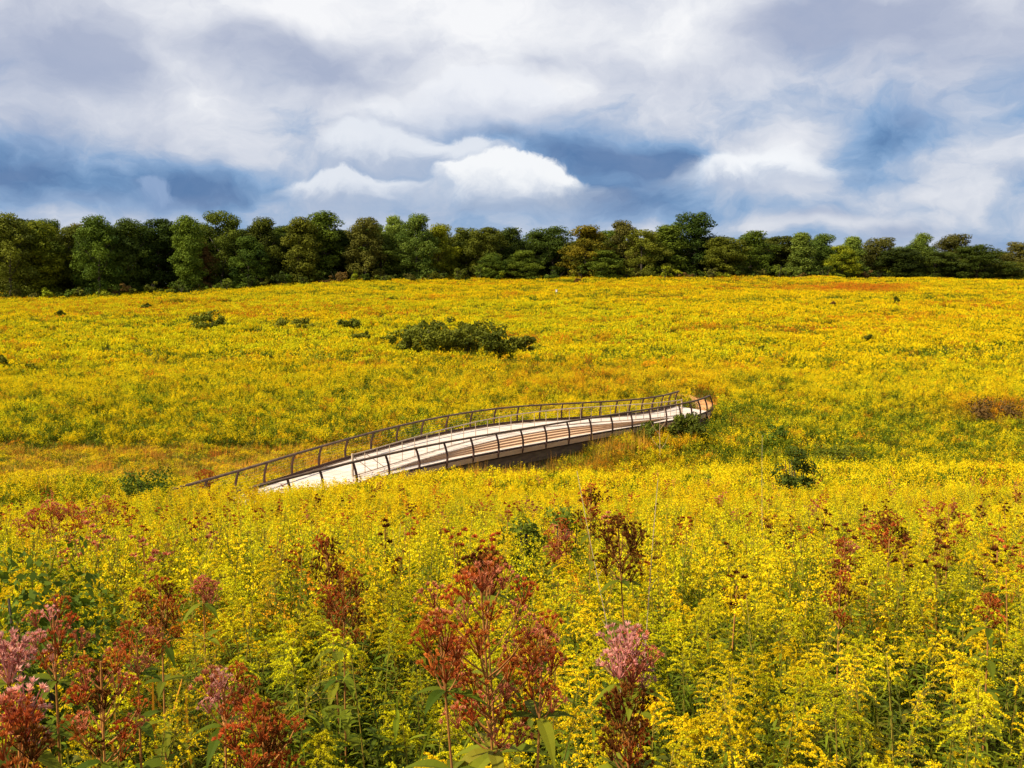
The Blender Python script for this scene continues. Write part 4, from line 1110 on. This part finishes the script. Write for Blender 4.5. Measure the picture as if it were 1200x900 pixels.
for px in np.arange(-90, 1300, 30):
    py = float(np.interp(px, [-100, 0, 380, 520, 620, 830, 1000, 1180, 1300], [272, 268, 272, 280, 284, 286, 292, 300, 300])) + rng.uniform(0, 10)
    tree(px + rng.uniform(-8, 8), py, rng.uniform(50, 66), 'dark', int(rng.choice([1, 3, 5])), 'dark tree deep in the wood showing only through gaps in the rows before it', dd=rng.uniform(34, 44), group='trees deep in the wood')
# bushes at the foot of the trees
for px in np.arange(-20, 1230, 15):
    pxx = px + rng.uniform(-6, 6); d = base_d(pxx) - rng.uniform(2, 6); gz = float(ground(at_d(pxx, 330, d)[0], d))
    pb = 450 - FPX * ((gz * math.cos(TH) + d * math.sin(TH)) / (d * math.cos(TH) - gz * math.sin(TH)))
    mat = str(rng.choice(['t_dark', 't_green', 't_olive', 't_dark', 't_lime', 't_brown', 't_rusty'], p=[.3, .2, .18, .12, .06, .09, .05]))
    word = {'t_dark': 'dark green', 't_green': 'mid green', 't_olive': 'olive', 't_lime': 'bright yellow green', 't_brown': 'brownish', 't_rusty': 'reddish'}[mat]
    shrub_at(pxx, pb, rng.uniform(16, 30), rng.uniform(9, 22), '%s bush at the foot of the trees along the field edge' % word, mat, d=d, seed=int(px), lobes=9, per=60, ls=.22, group='%s bushes at the foot of the trees' % word)

# little white marker post in the far field
p = at_d(652, 346, 205); g0 = float(ground(p[0], p[1]))
mk = empty('marker_post', (p[0], p[1], g0)); tag(mk, 'small white topped marker post far out in the field below the middle trees', 'post')
M['white'] = solid('white paint', (.7, .7, .68), (.82, .82, .8), 3, .6)
mb = MB(); mb.tube([[0, 0, -.2], [0, 0, 1.5]], .05, 6); link('post', mb.data('post', [M['paleb']]), mk)
mb = MB(); mb.box([0, 0, 1.68], [.16, 0, 0], [0, .14, 0], [0, 0, .20]); mb.box([0, 0, 1.91], [.2, 0, 0], [0, .18, 0], [0, 0, .025]); link('cap', mb.data('cap', [M['white']]), mk)

# ------------------------------------------------------------------ sun and sky
SUN_AZ, SUN_EL = R(-118), R(46)      # azimuth from +Y, clockwise positive
sun = bpy.data.lights.new('sun', 'SUN'); sun.energy = 5.0; sun.angle = R(1.0); sun.color = (1.0, .89, .70)
so = bpy.data.objects.new('sun', sun); COL.objects.link(so)
sd = Vector((math.sin(SUN_AZ) * math.cos(SUN_EL), math.cos(SUN_AZ) * math.cos(SUN_EL), math.sin(SUN_EL)))
so.rotation_euler = sd.to_track_quat('Z', 'Y').to_euler(); so.location = sd * 50
w = bpy.data.worlds.new('World'); scn.world = w; w.use_nodes = True; w.node_tree.nodes.clear()
N = NT(w.node_tree)
sky = N.node('ShaderNodeTexSky', sky_type='NISHITA'); sky.sun_disc = False; sky.sun_elevation = SUN_EL; sky.sun_rotation = SUN_AZ
sky.air_density = 1.2; sky.dust_density = .6
STR = .09
dirn = N.node('ShaderNodeTexCoord').outputs['Generated']
sx = N.node('ShaderNodeSeparateXYZ'); N.l.new(dirn, sx.inputs[0]); dx, dy, dz = sx.outputs
K = FPX / 100
az = N.m('MULTIPLY', N.m('ARCTAN2', dx, dy), K)
el = N.m('MULTIPLY', N.m('ARCTAN2', dz, N.m('SQRT', N.m('ADD', N.m('MULTIPLY', dx, dx), N.m('MULTIPLY', dy, dy)))), K)
cx = N.node('ShaderNodeCombineXYZ'); N.l.new(az, cx.inputs[0]); N.l.new(el, cx.inputs[1]); P0 = cx.outputs[0]
EXPO = .64
def lin(c): return s2l(c)
def ae(px, py):
    d = ray(px, py); return (math.atan2(d[0], d[1]) * K, math.atan2(d[2], math.hypot(d[0], d[1])) * K)
def warp(P, sc, det, amp, seed, ro=.55):
    q = N.vm('ADD', N.vm('MULTIPLY', P, (1, 1.4, 1)), (seed, seed * 2.1, seed * .7))
    nn = N.noise(q, sc, det, ro, out='Color')
    return N.vm('ADD', P, N.vm('MULTIPLY', N.vm('SUBTRACT', nn, (.5, .5, .5)), (amp, amp * .62, 0)))
P1 = warp(P0, .8, 3, 1.0, 3.1, .55)
P2 = warp(P1, 2.6, 7, .42, 8.3, .66)
def gauss(P, px, py, rx, ry, wgt):
    a, e = ae(px, py); q = N.vm('MULTIPLY', N.vm('SUBTRACT', P, (a, e, 0)), (100 / rx, 100 / ry, 0))
    d2 = N.vm('DOT_PRODUCT', q, q)
    return N.m('MULTIPLY', N.m('EXPONENT', N.m('MULTIPLY', d2, -1.0)), wgt)
def ramp(fac, stops, raw=False):
    n = N.node('ShaderNodeValToRGB'); cr = n.color_ramp
    while len(cr.elements) > 1: cr.elements.remove(cr.elements[0])
    f = (lambda c: (c, c, c)) if raw else lin
    cr.elements[0].position = stops[0][0]; cr.elements[0].color = tuple(f(stops[0][1])) + (1,)
    for p, c in stops[1:]:
        e = cr.elements.new(p); e.color = tuple(f(c)) + (1,)
    N.l.new(fac, n.inputs[0]); return n.outputs[0]
sp = N.node('ShaderNodeSeparateXYZ'); N.l.new(P0, sp.inputs[0])
elev = N.m('DIVIDE', sp.outputs[1], 5.0, clamp=True)
D = N.m('MULTIPLY', ramp(elev, [(0, .50), (.12, .44), (.2, .36), (.3, .40), (.42, .56), (.56, .70), (.8, .74), (1, .6)], True), 1.0)
for g_ in [  # where the cover is thick and bright (+) or open and blue (-)
    (110, 212, 150, 26, -.30), (260, 222, 120, 18, -.18), (60, 120, 70, 26, .14), (245, 118, 70, 28, .22), (160, 50, 70, 50, .20), (420, 20, 240, 34, .24), (200, 70, 60, 30, .12),
    (120, 150, 150, 26, .08), (500, 105, 100, 24, .30), (610, 105, 90, 28, .28), (575, 158, 60, 12, -.25), (690, 175, 110, 34, -.22), (665, 232, 90, 22, -.34),
    (760, 185, 80, 14, -.34), (700, 40, 200, 46, .18), (880, 190, 90, 26, .34), (955, 150, 50, 34, .26), (1045, 150, 80, 34, -.34), (1150, 130, 70, 30, .0),
    (1160, 180, 90, 18, .30), (1090, 226, 130, 18, .20), (1000, 60, 110, 30, -.06), (1055, 55, 24, 10, .2), (950, 262, 120, 10, .24), (440, 180, 90, 34, .22),
    (400, 228, 90, 20, .22), (300, 150, 120, 20, .06), (200, 250, 60, 10, .20), (820, 250, 120, 12, -.10), (1150, 275, 60, 16, -.12)]:
    D = N.m('ADD', D, gauss(P1, *g_))
f1 = N.noise(N.vm('MULTIPLY', P2, (.75, 1.25, 1)), .95, 8, .58)
D = N.m('ADD', D, N.m('MULTIPLY', N.m('SUBTRACT', f1, .5), 1.4), clamp=True)
c = ramp(D, [(0, (80, 118, 168)), (.16, (104, 142, 188)), (.30, (136, 168, 208)), (.46, (180, 194, 218)), (.58, (210, 215, 228)), (.74, (228, 230, 238)), (.88, (242, 243, 247)), (1, (250, 250, 252))])
# the grey undersides
G = N.m('MULTIPLY', elev, .10)
for g_ in [(60, 50, 110, 62, .85), (140, 95, 60, 30, .25), (340, 62, 110, 28, .70), (400, 98, 110, 24, .50), (300, 38, 60, 16, .3), (965, 20, 80, 28, .95), (1120, 45, 130, 55, .75), (645, 72, 34, 12, .5),
           (820, 85, 110, 20, .30), (60, 160, 120, 26, .28), (960, 255, 40, 7, .5), (1045, 272, 40, 9, .6), (1150, 285, 50, 16, .6), (640, 250, 200, 12, .25), (150, 238, 130, 10, .3), (1180, 200, 50, 12, .3)]:
    G = N.m('ADD', G, gauss(P1, *g_))
f2 = N.noise(N.vm('ADD', N.vm('MULTIPLY', P2, (.8, 1.3, 1)), (7, 3, 2)), 1.2, 6, .6)
G = N.m('MULTIPLY', N.m('ADD', G, N.m('MULTIPLY', N.m('SUBTRACT', f2, .52), 1.1)), 1.15, clamp=True)
c = N.mix(N.m('MULTIPLY', G, .85), c, N.mix(elev, lin((138, 158, 196)), lin((176, 180, 200))))
# heaped clouds with clear tops and soft undersides
nz = N.m('MULTIPLY', N.m('SUBTRACT', N.noise(P2, 2.4, 5, .62), .5), 1.5)
def cumulus(col, px, py, rx, ry, top=(247, 249, 253), bot=(172, 186, 212), op=.97, edge=.10):
    a, e = ae(px, py); q = N.vm('MULTIPLY', N.vm('SUBTRACT', P2, (a, e, 0)), (100 / rx, 100 / ry, 0))
    s_ = N.node('ShaderNodeSeparateXYZ'); N.l.new(q, s_.inputs[0]); yy = s_.outputs[1]
    below = N.rng(yy, .3, -.6, edge, .85)
    f = N.rng(N.vm('LENGTH', q), N.m('ADD', 1.0, below), N.m('SUBTRACT', 1.0, below), 0, op, True)
    sh = N.rng(N.m('ADD', yy, nz), -.8, .45, 0, 1, True)
    return N.mix(f, col, N.mix(sh, lin(bot), lin(top)))
SOFT = dict(top=(232, 236, 244), bot=(170, 184, 210), edge=.18, op=.88)
c = cumulus(c, 505, 140, 90, 20, edge=.5, op=.6)
c = cumulus(c, 440, 180, 72, 30, **SOFT)
c = cumulus(c, 535, 184, 44, 20, **SOFT)
c = cumulus(c, 408, 226, 76, 19, **SOFT)
c = cumulus(c, 175, 226, 22, 11, top=(150, 174, 212), bot=(128, 156, 198), edge=.3, op=.7)
c = cumulus(c, 880, 200, 88, 24, edge=.35, op=.9)
c = cumulus(c, 575, 116, 80, 32, top=(240, 242, 248), bot=(206, 212, 228), edge=.14, op=.88)
c = cumulus(c, 600, 216, 88, 33, top=(250, 251, 253), bot=(186, 197, 218), edge=.09)
fin = N.mix(.95, sky.outputs[0], N.vm('SCALE', c, 2 ** -EXPO / STR))
bg = N.node('ShaderNodeBackground'); N.l.new(fin, bg.inputs[0]); bg.inputs[1].default_value = STR
ow = N.node('ShaderNodeOutputWorld'); N.l.new(bg.outputs[0], ow.inputs[0])
w.cycles.sampling_method = 'NONE'

scn.view_settings.view_transform = 'Standard'; scn.view_settings.look = 'None'
scn.view_settings.gamma = 1; scn.view_settings.exposure = EXPO; scn.view_settings.use_curve_mapping = False
scn.cycles.use_adaptive_sampling = True; scn.cycles.adaptive_threshold = .02
scn.cycles.max_bounces = 5; scn.cycles.diffuse_bounces = 2; scn.cycles.transmission_bounces = 4; scn.cycles.transparent_max_bounces = 4
scn.cycles.use_denoising = True
